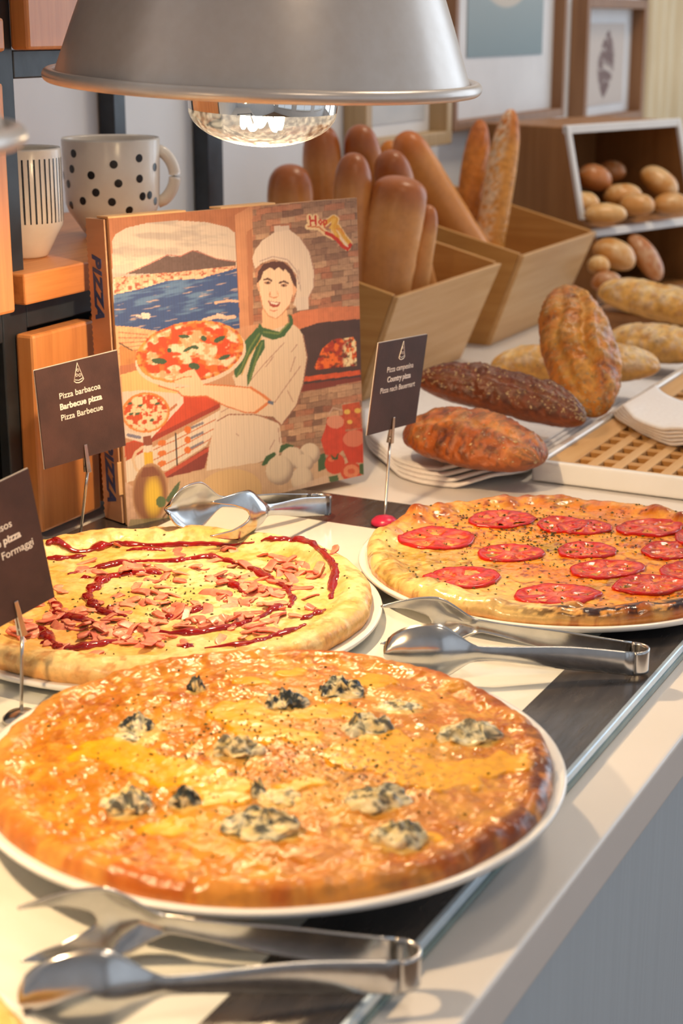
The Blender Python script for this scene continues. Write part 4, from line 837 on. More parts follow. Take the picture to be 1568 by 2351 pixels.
IMG *= (1 - .10 * (np.sin(u * 2 * math.pi * 95) > .2))[..., None] * (1 + .10 * (fbm(u * 300, v * 20, 660, 2) - .5))[..., None]
IMG = IMG * .80 + SA(186, 166, 150) * .08
tones = IMG.reshape(-1, 3)
bulge = .0016 * np.sin(np.pi * u) * np.sin(np.pi * v)
Vp = np.stack([u * BW, (1 - v) * BH, bulge + .0004], -1).reshape(-1, 3)
M['print'] = vcol('printed_cardboard', .62, .3, 500, .08)
ob('printed_face', mesh_np('printed_face', Vp, grid_faces(NU, NV)[:, ::-1], tones), M['print'], pbox)
ob('lid', box('lid', 0, BW, .001, BH, -.0035, 0, .0008), M['kraft_in'], pbox)
ob('tray', box('tray', .004, BW - .004, .003, BH - .003, -BT, -.0035, .001), M['kraft'], pbox)
sp = ob('spine', box('spine', -.0012, .0045, .002, BH - .001, -BT + .002, -.0062, .0005), M['kraft'], pbox)
tooth = []; tF = []
for i in range(52):                                       # cut edge of the side flap
    y0 = .006 + i * .0053; n = len(tooth); tooth += [(-.0011, y0, -BT + .003), (-.0011, y0 + .0026, -BT + .0004), (-.0011, y0 + .0052, -BT + .003), (.0008, y0, -BT + .003), (.0008, y0 + .0026, -BT + .0004), (.0008, y0 + .0052, -BT + .003)]
    tF += [[n, n + 1, n + 2], [n + 5, n + 4, n + 3], [n, n + 3, n + 4, n + 1], [n + 1, n + 4, n + 5, n + 2]]
ob('toothed_edge', mesh_np('toothed_edge', tooth, tF, None, False), M['kraft'], sp)
side_rot = Matrix(((0, 0, -1), (-1, 0, 0), (0, 1, 0))).to_euler()        # letters read down the spine
for y0 in (.225, .050): ob('lettering', text_mesh('PIZZA', .0200, .0010, .0001, .25, 1.12), M['blue_ink'], sp, (-.0015, y0, -.0235), side_rot)
for (y0, cl, s) in ((.150, (188, 42, 30), .009), (.136, (206, 150, 48), .008), (.098, (52, 74, 36), .007)):
    x, y, z, F = lump(s * .55, s, .0008, 88, 20, 6); ob('printed_pepper', mesh_np('printed_pepper', np.stack([-z - .0012, y, x], -1).reshape(-1, 3), F), plain('print_%d' % cl[0], S(*cl), S(min(255, cl[0] + 20), cl[1], cl[2]), 300, .6), sp, (0, y0, -.021))
for (a, b) in ((.0, .085), (.125, .19)):
    ob('top_flap', box('top_flap', a, b, BH - .0005, BH + .0016, -.020, -.0005, .0004), M['kraft_in'], pbox)
ob('corner_tab', hexa('corner_tab', [(-.004, .030, -.006), (.012, .030, -.006), (.012, .030, -.004), (-.004, .030, -.004), (-.004, .062, -.006), (.012, .062, -.006), (.012, .062, -.004), (-.004, .062, -.004)], .0008), M['kraft_in'], pbox)

# ------------------------------------------------------------------ cabinet with open shelf, cups
cab = thing('display_cabinet', 'black steel grid cabinet with beech panels and an open shelf', 'cabinet', (0, 0, 0))
XF = -.940
def cpart(name, x0, x1, y0, y1, z0, z1, mat, bev=.0015): return ob(name, box(name, x0, x1, y0, y1, z0, z1, bev), M[mat], cab)
cpart('frame_upright', XF - .03, XF, 1.162, 1.197, GZ, .80, 'black_steel')
cpart('frame_upright', XF - .03, XF, .760, .795, GZ, .80, 'black_steel')
cpart('frame_rail', XF - .03, XF, 1.197, 1.62, .420, .4445, 'black_steel')
cpart('frame_rail', XF - .03, XF, .795, 1.162, .4185, .443, 'black_steel')
cpart('frame_rail', XF - .03, XF, 1.197, 1.62, .200, .226, 'black_steel')
cpart('frame_rail', XF - .03, XF, .795, 1.162, .192, .222, 'black_steel')
cpart('frame_upright', -1.197, -1.175, 1.683, 1.708, .0, .80, 'black_steel'); cpart('frame_upright', -1.197, -1.175, 1.893, 1.932, .0, .80, 'black_steel')
cpart('frame_upright', XF - .03, XF, 1.60, 1.62, GZ, .226, 'black_steel')
cpart('wood_panel', XF, -.920, 1.178, 1.272, GZ + .002, .198, 'beech', .003)
cpart('wood_panel', XF, -.920, 1.290, 1.55, GZ + .002, .198, 'beech', .003)
cpart('shelf_board', -1.188, -.920, 1.171, 1.63, .226, .2535, 'beech_y', .002)
cpart('wood_panel', XF, -.920, .80, 1.157, .222, .4185, 'beech', .003)
cpart('wood_panel', XF, -.920, .80, 1.163, .4435, .4715, 'beech', .003)
cpart('wood_panel', XF, -.920, 1.194, 1.50, .4445, .80, 'beech', .003)
cpart('dark_void_sheet', XF - .022, XF - .010, .795, 1.162, GZ + .002, .192, 'black_gloss', .001)  # black sheet standing in for the dark inside of an open compartment
cpart('back_panel', XF - .034, XF - .030, 1.197, 1.62, GZ, .226, 'black_steel', 0)  # black sheet added so the gaps round the lower panels look shaded
cpart('back_panel', -1.188, -1.165, .76, 1.162, GZ, .80, 'black_gloss')
cpart('dark_recess', XF - .012, XF - .004, .795, 1.162, .4715, .80, 'black_gloss')

def on_lathe(rfun, a, z, out=.0): r = rfun(z) + out; return (r * math.cos(a), r * math.sin(a), z)
def interp(prof):
    zs = [p[1] for p in prof]; rs = [p[0] for p in prof]; return lambda z: float(np.interp(z, zs, rs))
SZ = .2535
view_a = math.atan2(-.9, .55)                     # roughly towards the room's front
p0 = at(47, 596, SZ); pc = p0 + HD * .022
cupA = thing('striped_cup', 'white cup with dark vertical stripes on the open shelf', 'cup', (pc.x, pc.y, SZ))
outer = [(.020, 0), (.0225, .002), (.0375, .030), (.0385, .036), (.0388, .100)]
ob('body', lathe('body', [(0, 0)] + outer + [(.0380, .102), (.0362, .100), (.0355, .036), (.020, .006), (0, .005)], 64), M['ceramic'], cupA)
rf = interp(outer)
for k in range(44):
    a = 2 * math.pi * k / 44; w = .018 if k % 2 else .022
    V = [on_lathe(rf, a + s * w, z, .0003) for z in np.linspace(.034, .093, 8) for s in (-1, -.3, .3, 1)]
    ob('stripe', mesh_np('stripe', V, grid_faces(8, 4)), M['black_glaze'], cupA)
p0 = at(252, 550, SZ); pc = p0 + HD * .034
mug = thing('dotted_mug', 'wide white mug with black dots and a loop handle on the open shelf', 'mug', (pc.x, pc.y, SZ))
outer = [(.027, 0), (.030, .003), (.0455, .026), (.0485, .034), (.0495, .060), (.0505, .098)]
ob('body', lathe('body', [(0, 0)] + outer + [(.0498, .1005), (.0480, .0985), (.0465, .036), (.028, .007), (0, .006)], 96), M['ceramic'], mug)
ha = math.atan2(RT.y, RT.x) + R(6); hv = Vector((math.cos(ha), math.sin(ha), 0))
hp = [hv * (.0465 + .0185 * math.sin(s * math.pi) ** .55) + Vector((0, 0, .034 + .054 * s)) for s in np.linspace(0, 1, 22)]
ob('handle', tube('handle', hp, .0062, 12, 1.0), M['ceramic'], mug)
rf = interp(outer); cdir = math.atan2(-HD.y, -HD.x)
DOTS = [(181, 350), (174, 383), (161, 416), (164, 461), (197, 449), (230, 430), (221, 394), (273, 371), (282, 411), (266, 450), (305, 469), (327, 360), (327, 403), (333, 441), (347, 440), (357, 382), (358, 455), (146, 400)]
for (dx, dy) in DOTS:
    s = max(-.985, min(.985, (dx - 253) / 111.0)); a = cdir + math.asin(s); z = .094 - (dy - 335) / 190.0 * .090
    r = .0042; V = [on_lathe(rf, a, z, .0004)]; n = 14
    for k in range(n):
        t_ = 2 * math.pi * k / n; V.append(on_lathe(rf, a + r * math.cos(t_) / .05, z + r * math.sin(t_), .0003))
    ob('dot', mesh_np('dot', V, [[0, 1 + k, 1 + (k + 1) % n] for k in range(n)]), M['black_glaze'], mug)

# ------------------------------------------------------------------ framed pictures and curtain on the back wall
def picture(label, y0, y1, z0, z1, fw, mat, depth, art, mats=(.03, .03, .03, .03)):
    t = thing('framed_picture', label, 'picture', (WX, (y0 + y1) / 2, z0), group='framed pictures on the back wall')
    hy, h = (y1 - y0) / 2, z1 - z0
    for (a, b, c, d) in ((-hy, -hy + fw, 0, h), (hy - fw, hy, 0, h), (-hy + fw, hy - fw, 0, fw), (-hy + fw, hy - fw, h - fw, h)):
        ob('frame_side', box('frame_side', .0, depth, a, b, c, d, .002), M[mat], t)
    ob('mat_board', box('mat_board', .001, .006, -hy + fw, hy - fw, fw, h - fw), M['mat_board'], t)
    l, r, bt, tp = mats; Y0, Y1, Z0, Z1 = -hy + fw + l, hy - fw - r, fw + bt, h - fw - tp
    n, m = 60, 90; uu, vv = np.meshgrid(np.linspace(0, 1, n), np.linspace(0, 1, m), indexing='ij')
    V = np.stack([np.full(uu.shape, .0075), Y0 + (Y1 - Y0) * uu, Z0 + (Z1 - Z0) * vv], -1).reshape(-1, 3)
    ob('print', mesh_np('art', V, grid_faces(n, m), art(uu, vv).reshape(-1, 3)), M['print'], t); return t
def art_sea(u, v):
    c = mixc(np.broadcast_to(SA(184, 192, 192), u.shape + (3,)), SA(138, 156, 162), 1 - v); 
    c = mixc(c, SA(206, 198, 186), smooth(1.0, .85, ((u - .48) / .36) ** 2 + ((v - .64) / .30) ** 2)); return c
def art_feather(u, v):
    c = np.broadcast_to(SA(206, 194, 186), u.shape + (3,)).copy(); w = .26 * np.sin(np.pi * np.clip((v - .08) / .84, 0, 1)) ** .8
    x = u - .52 - .10 * (v - .5); m = smooth(1.0, .6, np.abs(x) / np.maximum(w, 1e-3)) * smooth(.38, .55, fbm(u * 6, v * 14 + u * 5, 701, 3) + .12)
    return mixc(c, SA(122, 98, 94), m)
def art_pale(u, v): return mixc(np.broadcast_to(SA(196, 200, 204), u.shape + (3,)), SA(214, 214, 214), fbm(u * 4, v * 4, 702, 3))
picture('large brown framed picture of a pale round shape on blue grey', 2.690, 3.245, .285, .72, .017, 'frame_wood', .030, art_sea, (.085, .062, .105, .05))
picture('narrow wood framed picture of a grey feather shape', 3.345, 3.750, .255, .515, .020, 'frame_wood', .036, art_feather, (.06, .05, .02, .03))
picture('low pale oak framed picture below the large lamp', 2.330, 2.66, .268, .46, .022, 'frame_oak', .040, art_pale, (.02, .02, .02, .02))
cv = np.linspace(0, 1, 160); cz = np.linspace(.004, 2.40, 8); cvv, czz = np.meshgrid(cv, cz, indexing='ij')
V = np.stack([WX + .020 + .011 * np.sin(cvv * 110) + .004 * np.sin(cvv * 41), 3.80 + cvv * 1.4, czz], -1).reshape(-1, 3)
cu = ob('curtain', mesh_np('curtain', V, grid_faces(160, 8)), M['curtain']); md = cu.modifiers.new('thickness', 'SOLIDIFY'); md.thickness = .003
tag(cu, 'cream curtain in narrow vertical folds beyond the pictures', 'curtain')

# ------------------------------------------------------------------ bread
M['crust'] = vcol('bread_crust', .40, .45, 110, .8, rvar=.12, fine=.4, dist=.003)
M['crust_smooth'] = vcol('smooth_crust', .34, .45, 160, .12, fine=.12)
M['seed'] = plain('bread_seeds', S(206, 176, 128), S(122, 86, 50), 300, .5)
def loaf(L, W, H, seed, col, p=2.6, bend=0.0, nu=72, nv=44, rough=.05, flat=.45, slash=0, qx=2.0, cracks=()):
    s = np.sin(np.linspace(-1, 1, nu) * math.pi / 2); a = np.linspace(0, 2 * math.pi, nv, endpoint=False)
    Sg, A = np.meshgrid(s, a, indexing='ij'); g = np.maximum(0, 1 - np.abs(Sg) ** p) ** (1 / qx)
    n = fbm(Sg * L * 30 + seed, np.cos(A) * 2.2 + np.sin(A) * 1.3 + 5, seed, 4) - .5; n2 = fbm(Sg * L * 110 + seed, A * 5, seed + 4, 3) - .5
    k = 1 + rough * 2 * n + rough * .8 * n2
    y = W / 2 * g * np.cos(A) * k; z = H / 2 * g * np.sin(A) * k
    sl = np.zeros(Sg.shape)
    for (a0, wob, wid, dep_) in cracks:          # lengthwise tears in the crust
        d = A - (a0 + wob * np.sin(Sg * 3.1 + seed) + .35 * (fbm(Sg * 5 + seed, Sg * 0 + 1, seed + 9, 3) - .5)); m_ = np.exp(-(d / wid) ** 2) * np.clip(1 - np.abs(Sg) ** 4, 0, 1)
        lip = np.exp(-((d - wid * 1.6) / (wid * .8)) ** 2) * np.clip(1 - np.abs(Sg) ** 4, 0, 1)
        y = y * (1 - dep_ * m_ + dep_ * .6 * lip); z = z * (1 - dep_ * m_ + dep_ * .6 * lip); sl = np.maximum(sl, m_ * (.5 + .8 * (n2 + .5)))
    if slash:
        for i in range(slash):
            cx = -0.7 + 1.4 * (i + .5) / slash
            d = (Sg - cx) + .35 * (np.cos(A)); sl = np.maximum(sl, np.exp(-(d / .07) ** 2) * smooth(.2, .7, np.sin(A)))
        z = z - sl * H * .05
    z = np.where(z < 0, z * flat, z); z = z + H / 2 * flat
    y = y + bend * (Sg * Sg - .4) * L
    c = col(Sg, A, np.sin(A), n + .5, n2 + .5, sl, g)
    return mesh_np('loaf', np.stack([Sg * L / 2, y, z], -1).reshape(-1, 3), grid_faces(nu, nv, False, True), c.reshape(-1, 3)), (lambda i, j: (Sg[i, j] * L / 2, y[i, j], z[i, j]))
def seeds_on(fn, nu, nv, count, seed, parent, size=.0022, lo=.05):
    r = random.Random(seed); V = []; F = []
    for _ in range(count):
        i = r.randrange(4, nu - 4); j = r.randrange(2, nv // 2 - 2); p = Vector(fn(i, j)); q = Vector(fn(i + 1, j)); w = Vector(fn(i, j + 1)); nrm = (q - p).cross(w - p)
        if nrm.length < 1e-12: continue
        nrm.normalize(); t1 = Vector((r.gauss(0, 1), r.gauss(0, 1), r.gauss(0, 1))); t1 = (t1 - nrm * t1.dot(nrm)).normalized(); t2 = nrm.cross(t1)
        p = p.lerp(q, r.random()).lerp(w, r.random() * .9); n = len(V); s = size * r.uniform(.7, 1.3)
        V += [p + t1 * s, p + t2 * s * .5, p - t1 * s, p - t2 * s * .5, p + nrm * s * .6]; F += [[n, n + 1, n + 4], [n + 1, n + 2, n + 4], [n + 2, n + 3, n + 4], [n + 3, n, n + 4], [n + 3, n + 2, n + 1, n]]
    o = ob('seeds', mesh_np('seeds', V, F, None, False), M['seed'], parent); o['kind'] = 'stuff'
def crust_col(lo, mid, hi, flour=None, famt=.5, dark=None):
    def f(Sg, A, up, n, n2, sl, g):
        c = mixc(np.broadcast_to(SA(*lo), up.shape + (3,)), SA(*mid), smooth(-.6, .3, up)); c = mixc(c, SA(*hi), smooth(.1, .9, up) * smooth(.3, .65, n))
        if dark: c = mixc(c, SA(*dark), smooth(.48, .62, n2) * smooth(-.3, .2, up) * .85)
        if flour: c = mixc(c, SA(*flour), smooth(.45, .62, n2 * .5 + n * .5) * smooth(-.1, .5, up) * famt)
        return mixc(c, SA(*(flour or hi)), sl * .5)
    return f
def bread(name, label, a, b, W, H, seed, col, group, up=(0, 0, 1), mat='crust', seeds=0, **kw):
    a, b = Vector(a), Vector(b); L = (b - a).length; mid = (a + b) / 2
    t = thing(name, label, 'bread', mid, group=group); t.rotation_euler = orient(b - a, up)
    me, fn = loaf(L, W, H, seed, col, **kw); ob('crust', me, M[mat], t, (0, 0, -H / 2 * kw.get('flat', .45)))
    if seeds: 
        t2 = [o for o in t.children][0]; seeds_on(fn, kw.get('nu', 72), kw.get('nv', 44), seeds, seed, t2)
    return t
# --- angled bamboo bins with baguettes
def bread_bin(label, y0, y1):
    t = thing('bread_bin', label, 'bread bin', (0, 0, 0), group='slanted bamboo bread bins'); th = .008
    xb0, xb1, xt0, xt1 = -1.13, -.930, -1.14, -.875; zf, zb = .140, .207; yi = .012    # bottom back/front, top back/front
    def zt(x): return zf + (zb - zf) * (xt1 - x) / (xt1 - xt0)
    ob('front_panel', hexa('front_panel', [(xb1 - th, y0 + yi, 0), (xb1, y0 + yi, 0), (xb1, y1 - yi, 0), (xb1 - th, y1 - yi, 0), (xt1 - th, y0, zf), (xt1, y0, zf), (xt1, y1, zf), (xt1 - th, y1, zf)], .001), M['bamboo'], t)
    ob('back_panel', hexa('back_panel', [(xb0, y0 + yi, 0), (xb0 + th, y0 + yi, 0), (xb0 + th, y1 - yi, 0), (xb0, y1 - yi, 0), (xt0, y0, zb), (xt0 + th, y0, zb), (xt0 + th, y1, zb), (xt0, y1, zb)], .001), M['bamboo'], t)
    for (ya, yb, s) in ((y0, y0 + th, 1), (y1 - th, y1, -1)):
        ob('side_panel', hexa('side_panel', [(xb0 + th, ya + s * yi, 0), (xb1 - th, ya + s * yi, 0), (xb1 - th, yb + s * yi, 0), (xb0 + th, yb + s * yi, 0), (xt0 + th, ya, zt(xt0 + th)), (xt1 - th, ya, zt(xt1 - th)), (xt1 - th, yb, zt(xt1 - th)), (xt0 + th, yb, zt(xt0 + th))], .001), M['bamboo_x'], t)
    ob('base_panel', box('base_panel', xb0 + th, xb1 - th, y0 + yi + th, y1 - yi - th, .002, .010), M['bamboo_x'], t)
bread_bin('nearer slanted bamboo bin holding smooth brown baguettes', 1.850, 2.190)
bread_bin('farther slanted bamboo bin holding long thin baguettes', 2.278, 2.600)
def bag_col(base, tipc, flour=None):
    def f(Sg, A, up, n, n2, sl, g):
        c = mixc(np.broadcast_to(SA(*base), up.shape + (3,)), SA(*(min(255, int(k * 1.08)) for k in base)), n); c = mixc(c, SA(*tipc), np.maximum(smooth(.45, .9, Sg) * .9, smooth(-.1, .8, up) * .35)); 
        if flour: c = mixc(c, SA(*flour), smooth(-.2, .35, np.cos(A)) * smooth(.35, .55, n2) * .75)
        return c
    return f
def down_to(tip, low, z): d = low - tip; return tip + d * ((z - tip.z) / d.z)
GB = 'baguettes standing in the bamboo bins'
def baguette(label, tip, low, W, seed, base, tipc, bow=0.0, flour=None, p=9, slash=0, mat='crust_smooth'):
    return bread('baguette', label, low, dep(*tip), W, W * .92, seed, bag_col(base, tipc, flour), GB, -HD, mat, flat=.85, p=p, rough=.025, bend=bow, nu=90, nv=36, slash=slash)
BR1, TP1 = (216, 152, 86), (158, 80, 32)
baguette('short smooth baguette end just above the pizza box top', (665, 376, 2.20), (-1.075, 1.935, .02), .063, 1, BR1, TP1)
baguette('upright baguette half hidden behind the bulb', (736, 285, 2.26), (-1.065, 2.03, .02), .055, 2, BR1, TP1)
baguette('leaning baguette with its tip right of the bulb', (822, 286, 2.26), (-1.02, 2.13, .02), .054, 3, BR1, TP1)
baguette('smooth baguette standing behind the right edge of the pizza box', (812, 350, 2.13), (-.975, 1.905, .02), .050, 4, BR1, TP1)
baguette('short leaning baguette between the two rounded tips', (890, 346, 2.21), (-.955, 2.13, .02), .054, 5, BR1, TP1)
baguette('thick cut pale baguette at the front of the nearer bin', (925, 404, 2.13), (-.958, 1.930, .02), .074, 6, (230, 170, 104), (170, 90, 40), p=14)
baguette('narrow baguette squeezed in at the nearer bin front corner', (985, 470, 2.17), (-.930, 1.985, .02), .032, 7, (230, 174, 108), (176, 98, 46))
baguette('orange baguette tip peeping between the bins', (892, 322, 2.56), (-1.085, 2.33, .02), .040, 8, (224, 150, 66), (210, 124, 42))
baguette('long slanted baguette crossing the farther bin', (918, 306, 2.50), (-.975, 2.405, .075), .056, 9, (224, 160, 90), (192, 102, 36))
baguette('crusty upright baguette behind the floury one', (1104, 274, 2.62), (-1.04, 2.42, .02), .046, 10, (210, 136, 52), (188, 102, 32), mat='crust', p=4, slash=5)
baguette('tall thin floury baguette, highest of all', (1174, 250, 2.56), (-1.0, 2.405, .02), .048, 11, (226, 164, 74), (196, 110, 36), flour=(236, 220, 192), mat='crust', p=4)

# --- bamboo rack with rolls
RKD = Vector((.337, .942, 0)).normalized(); RKN = Vector((RKD.y, -RKD.x, 0)); RK0 = Vector((-.980, 2.724, 0))
rack = thing('bread_rack', 'slant fronted bamboo bread rack with two open compartments', 'rack', RK0); rack.rotation_euler = Matrix((RKD, -RKN, UP)).transposed().to_euler()   # x along, y back, z up
WR, DB = .322, .19
def rk(name, pts, x0, x1, mat, bev=.001):     # prism: profile points (y, z) swept along x
    bm = bmesh.new(); A = [bm.verts.new((x0, y, z)) for y, z in pts]; B = [bm.verts.new((x1, y, z)) for y, z in pts]; n = len(pts)
    bm.faces.new(A); bm.faces.new(B[::-1])
    for i in range(n): bm.faces.new([A[i], A[(i + 1) % n], B[(i + 1) % n], B[i]])
    bmesh.ops.recalc_face_normals(bm, faces=bm.faces)
    if bev: bmesh.ops.bevel(bm, geom=list(bm.edges), offset=bev, segments=1, affect='EDGES')
    return ob(name, bm_mesh(name, bm), M[mat], rack)
prof = [(-.085, 0), (-.073, .125), (-.040, .145), (0, .296), (DB, .296), (DB, 0)]
rk('side_panel', prof, 0, .008, 'bamboo_dark'); rk('side_panel', prof, WR - .008, WR, 'bamboo_dark')
rk('top_panel', [(.0, .288), (0, .297), (DB, .297), (DB, .288)], .008, WR - .008, 'bamboo_dark')
rk('back_panel', [(DB - .008, .01), (DB - .008, .288), (DB, .288), (DB, .01)], .008, WR - .008, 'bamboo_dark')
rk('shelf_panel', [(-.070, .122), (-.040, .138), (DB - .008, .138), (DB - .008, .126), (-.05, .124)], .008, WR - .008, 'bamboo_dark')
rk('base_panel', [(-.08, .002), (-.08, .012), (DB, .012), (DB, .002)], .008, WR - .008, 'bamboo_dark')
rk('white_edging', [(-.006, .286), (-.005, .2995), (.006, .2995), (.004, .286)], -.001, WR + .001, 'mat_board'); rk('white_edging', [(-.078, .119), (-.076, .130), (-.066, .132), (-.066, .119)], -.001, WR + .001, 'mat_board')
for x in (-.001, WR - .010): rk('white_edging', [(-.045, .145), (-.005, .298), (.003, .298), (-.037, .145)], x, x + .011, 'mat_board')
GROL = 'rolls in the bamboo rack'
def roll(label, px, py, t, w, h, seed, ang=0, tone=0, tilt=0.0):
    c = dep(px, py, t); d = (RT * math.cos(ang) + HD * math.sin(ang)).normalized() * w / 2; d.z = tilt * w / 2
    base = [(214, 150, 78), (196, 122, 62), (224, 168, 96)][tone]; hi = [(226, 176, 112), (178, 104, 54), (238, 196, 134)][tone]
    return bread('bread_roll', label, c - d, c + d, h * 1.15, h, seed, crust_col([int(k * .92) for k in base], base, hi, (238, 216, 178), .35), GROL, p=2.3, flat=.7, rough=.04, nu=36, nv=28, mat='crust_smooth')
roll('brown shiny roll at the upper left inside the rack', 1362, 412, 2.90, .064, .052, 21, .4, 1, -.3)
roll('roll at the dark back of the upper compartment', 1404, 396, 2.99, .052, .042, 22, -.3, 1)
roll('roll leaning at the upper right of the rack', 1512, 420, 2.96, .066, .050, 23, -.5, 0, -.6)
roll('roll half hidden behind the left edging of the rack', 1338, 470, 2.84, .058, .044, 24, -.2, 2)
roll('roll in the middle of the upper compartment pile', 1430, 452, 2.90, .070, .046, 25, .2, 0)
roll('plump roll at the centre front of the upper compartment', 1462, 474, 2.86, .062, .044, 26, -.1, 0)
roll('pale roll lying at the front of the upper shelf', 1390, 494, 2.80, .074, .040, 27, .15, 2)
roll('roll at the right end of the upper shelf', 1540, 472, 2.90, .064, .044, 28, .2, 0)
roll('round roll at the top of the lower compartment pile', 1408, 588, 2.80, .072, .056, 29, -.2, 0, -.4)
roll('upright roll at the back of the lower compartment', 1480, 592, 2.86, .060, .044, 30, -.6, 1, -1.2)
roll('small pale roll at the left of the lower compartment', 1374, 612, 2.76, .038, .036, 31, 0, 2)
roll('roll at the bottom left of the lower compartment', 1392, 650, 2.74, .052, .040, 32, .3, 1)

# --- loaves on the cloth
GL_ = 'rustic loaves on the white cloth'
def cloth_sheet(name, edge, depth_v, z0, amp, seed, mat, parent=None, nu=60, nv=40, thick=.0022):
    E = np.array(edge, float); t = np.linspace(0, 1, len(E)); s = np.linspace(0, 1, nu)
    ex, ey = np.interp(s, t, E[:, 0]), np.interp(s, t, E[:, 1])
    k = np.ones(7) / 7
    ex[3:-3] = np.convolve(ex, k, 'valid'); ey[3:-3] = np.convolve(ey, k, 'valid')
    Sx, T = np.meshgrid(s, np.linspace(0, 1, nv), indexing='ij')
    x = ex[:, None] + depth_v[0] * T; y = ey[:, None] + depth_v[1] * T
    z = z0 + amp * np.exp(-(T / .35) ** 2) * np.clip(.6 * np.sin(Sx * 7 + seed) + .4 * np.sin(Sx * 15 + seed * 2) + .35, 0, 1.3)
    o = ob(name, mesh_np(name, np.stack([x, y, z], -1).reshape(-1, 3), grid_faces(nu, nv)), M[mat], parent)
    md = o.modifiers.new('thickness', 'SOLIDIFY'); md.thickness = thick; md.offset = 0; return o
cl = thing('folded_cloth', 'folded white cloth with wavy layered edges under the loaves', 'cloth', (0, 0, 0))
edge0 = [(-.845, 1.70), (-.815, 1.640), (-.775, 1.590), (-.730, 1.545), (-.690, 1.528), (-.640, 1.535), (-.612, 1.565), (-.606, 1.61)]
for i in range(4):
    e = [(x - .004 * i, y + .006 * i) for x, y in edge0]
    cloth_sheet('cloth_layer', e, (-.02, .40 - .02 * i), .0030 + .0036 * i, .011, 1.2 + .10 * i, 'napkin', cl, thick=.0034)
sh = ob('paper_sheet', box('paper_sheet', -.86, -.605, 1.98, 2.50, .0004, .0016), M['paper']); tag(sh, 'white paper sheet under the pale loaves', 'paper')
DK = crust_col((136, 68, 26), (162, 84, 32), (194, 112, 44), (216, 154, 80), .3, (92, 42, 18))
DK2 = crust_col((136, 72, 36), (120, 60, 32), (92, 44, 26), (150, 92, 58), .35, (64, 28, 16))
SD = crust_col((190, 108, 34), (198, 116, 36), (212, 138, 50), (236, 178, 84), .45, (118, 58, 22))
PL = crust_col((222, 170, 96), (228, 172, 84), (238, 198, 122), (244, 228, 198), .5, (202, 140, 66))
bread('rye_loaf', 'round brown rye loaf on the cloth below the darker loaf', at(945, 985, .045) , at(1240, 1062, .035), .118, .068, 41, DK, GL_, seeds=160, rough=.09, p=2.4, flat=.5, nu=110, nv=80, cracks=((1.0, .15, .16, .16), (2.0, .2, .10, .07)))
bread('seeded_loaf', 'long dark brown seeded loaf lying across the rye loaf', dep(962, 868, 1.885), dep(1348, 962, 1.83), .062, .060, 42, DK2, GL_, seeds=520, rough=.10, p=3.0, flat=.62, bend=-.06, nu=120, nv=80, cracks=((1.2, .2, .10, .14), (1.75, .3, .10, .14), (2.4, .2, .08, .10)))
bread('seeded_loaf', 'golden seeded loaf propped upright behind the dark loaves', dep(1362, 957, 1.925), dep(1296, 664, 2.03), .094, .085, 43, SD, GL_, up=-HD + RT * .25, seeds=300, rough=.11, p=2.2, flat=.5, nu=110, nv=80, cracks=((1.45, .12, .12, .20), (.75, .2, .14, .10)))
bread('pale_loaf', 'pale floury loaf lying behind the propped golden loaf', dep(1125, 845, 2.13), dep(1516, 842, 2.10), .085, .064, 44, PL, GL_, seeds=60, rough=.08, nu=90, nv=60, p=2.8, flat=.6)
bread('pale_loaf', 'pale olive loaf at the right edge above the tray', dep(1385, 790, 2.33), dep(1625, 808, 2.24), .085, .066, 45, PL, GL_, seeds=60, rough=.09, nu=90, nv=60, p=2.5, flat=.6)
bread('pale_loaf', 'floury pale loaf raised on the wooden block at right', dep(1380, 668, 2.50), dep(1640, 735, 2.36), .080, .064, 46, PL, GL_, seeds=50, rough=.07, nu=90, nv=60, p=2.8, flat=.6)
t = thing('bread_block', 'low wooden block under the raised pale loaf', 'block', (0, 0, 0)); bp = at(1490, 770, 0)
ob('block_top', box('block_top', -.80, -.56, 2.36, 2.60, .040, .052, .002), M['bamboo_dark'], t); ob('block_side', box('block_side', -.795, -.565, 2.365, 2.372, .0017, .040), M['bamboo_dark'], t); ob('block_side', box('block_side', -.795, -.565, 2.588, 2.595, .0017, .040), M['bamboo_dark'], t)

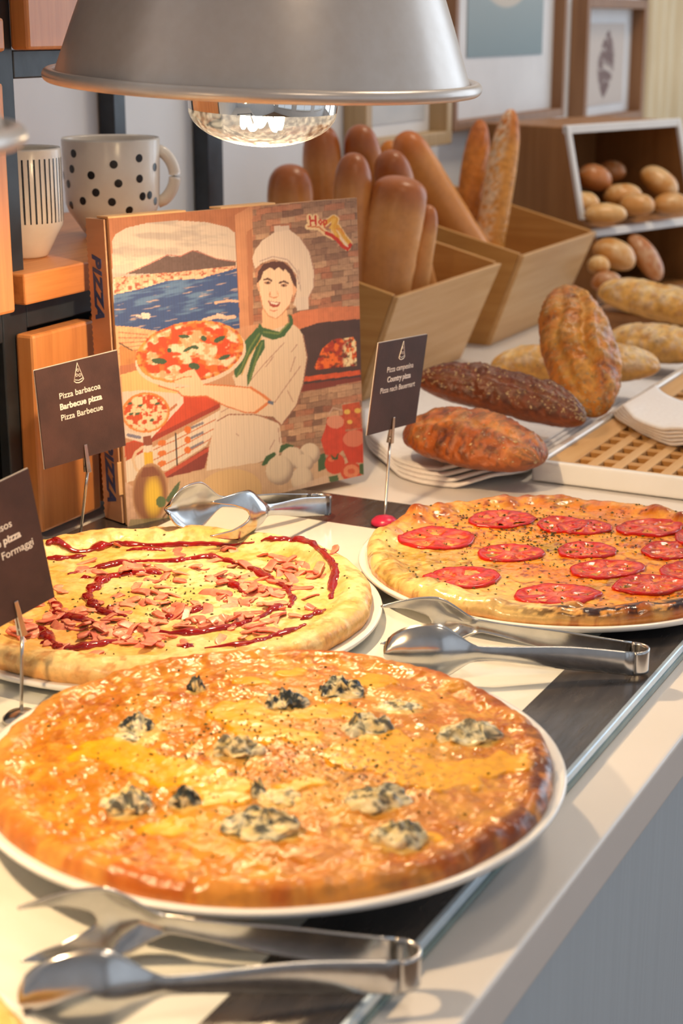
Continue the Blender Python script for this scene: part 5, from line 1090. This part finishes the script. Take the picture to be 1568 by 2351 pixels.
# ------------------------------------------------------------------ tray with wooden lattice, napkin
TX0, TX1, TY0, TY1 = -.598, -.318, 1.597, 2.290
tr = thing('serving_tray', 'white rectangular tray holding a wooden lattice', 'tray', ((TX0 + TX1) / 2, (TY0 + TY1) / 2, 0))
hx, hy = (TX1 - TX0) / 2, (TY1 - TY0) / 2
ob('tray_floor', box('tray_floor', -hx + .012, hx - .012, -hy + .012, hy - .012, .0008, .008, .001), M['porcelain'], tr)
for (a, b, c, d) in ((-hx, hx, -hy, -hy + .010), (-hx, hx, hy - .010, hy), (-hx, -hx + .010, -hy + .010, hy - .010), (hx - .010, hx, -hy + .010, hy - .010)):
    ob('tray_rim', box('tray_rim', a, b, c, d, .001, .024, .003, 3), M['porcelain'], tr)
lat = thing('wooden_lattice', 'pale wooden board with square holes lying in the white tray', 'board', ((TX0 + TX1) / 2, (TY0 + TY1) / 2, .009))
lx, ly = hx - .0115, hy - .0115; LT = .012; HC0, SXs, SYs = -lx + .030, .0265, .0330
for (a, b, c, d) in ((-lx, -lx + .028, -ly, ly), (lx - .028, lx, -ly, ly), (-lx + .028, lx - .028, -ly, -ly + .010), (-lx + .028, lx - .028, ly - .010, ly)):
    ob('border_board', box('border_board', a, b, c, d, 0, LT, .0008), M['bamboo'], lat)
ob('hole_shade_board', box('hole_shade_board', -lx + .02, lx - .02, -ly + .006, ly - .006, -.0006, .0012), plain('board_shadow_brown', S(112, 68, 36), S(128, 80, 44), 30, .7), lat)  # added brown sheet, its colour gives the lattice holes their shade
me1 = box('slat', -.0060, .0060, -ly + .010, ly - .010, .006, LT, .0006); me2 = box('slat', -lx + .028, lx - .028, -.0062, .0062, 0, LT - .0008, .0006)
k = 0
x = -lx + .028 + .0135 + .0068
while x < lx - .034:
    ob('slat', me1, M['bamboo'], lat, (x, 0, .0)); x += SXs
y = -ly + .010 + .018 + .0075
while y < ly - .02:
    ob('cross_slat', me2, M['bamboo_x'], lat, (0, y, 0)); y += SYs
npk = thing('folded_napkin', 'folded white napkin lying on the wooden lattice', 'napkin', (0, 0, 0))
for i in range(5):
    e = [(-.588 + .004 * i, 1.835 - .004 * i), (-.560 + .002 * i, 1.792 - .003 * i), (-.525, 1.762 - .003 * i), (-.490, 1.728), (-.455, 1.722 - .002 * i), (-.400, 1.735 - .002 * i), (-.340, 1.73)]
    cloth_sheet('napkin_layer', e, (.0, .12 + .003 * i), .0238 + .0036 * i, .006, 2.2 + .12 * i, 'napkin', npk, 40, 16, .0034)
e = [(-.560, 2.10), (-.50, 2.08), (-.44, 2.09), (-.36, 2.08)]
np2 = thing('folded_napkin', 'second folded white napkin at the far end of the tray', 'napkin', (0, 0, 0))
for i in range(4): cloth_sheet('napkin_layer', [(x, y - .003 * i) for x, y in e], (.02, .14), .0238 + .0036 * i, .004, .4 + .3 * i, 'napkin', np2, 40, 16, .002)
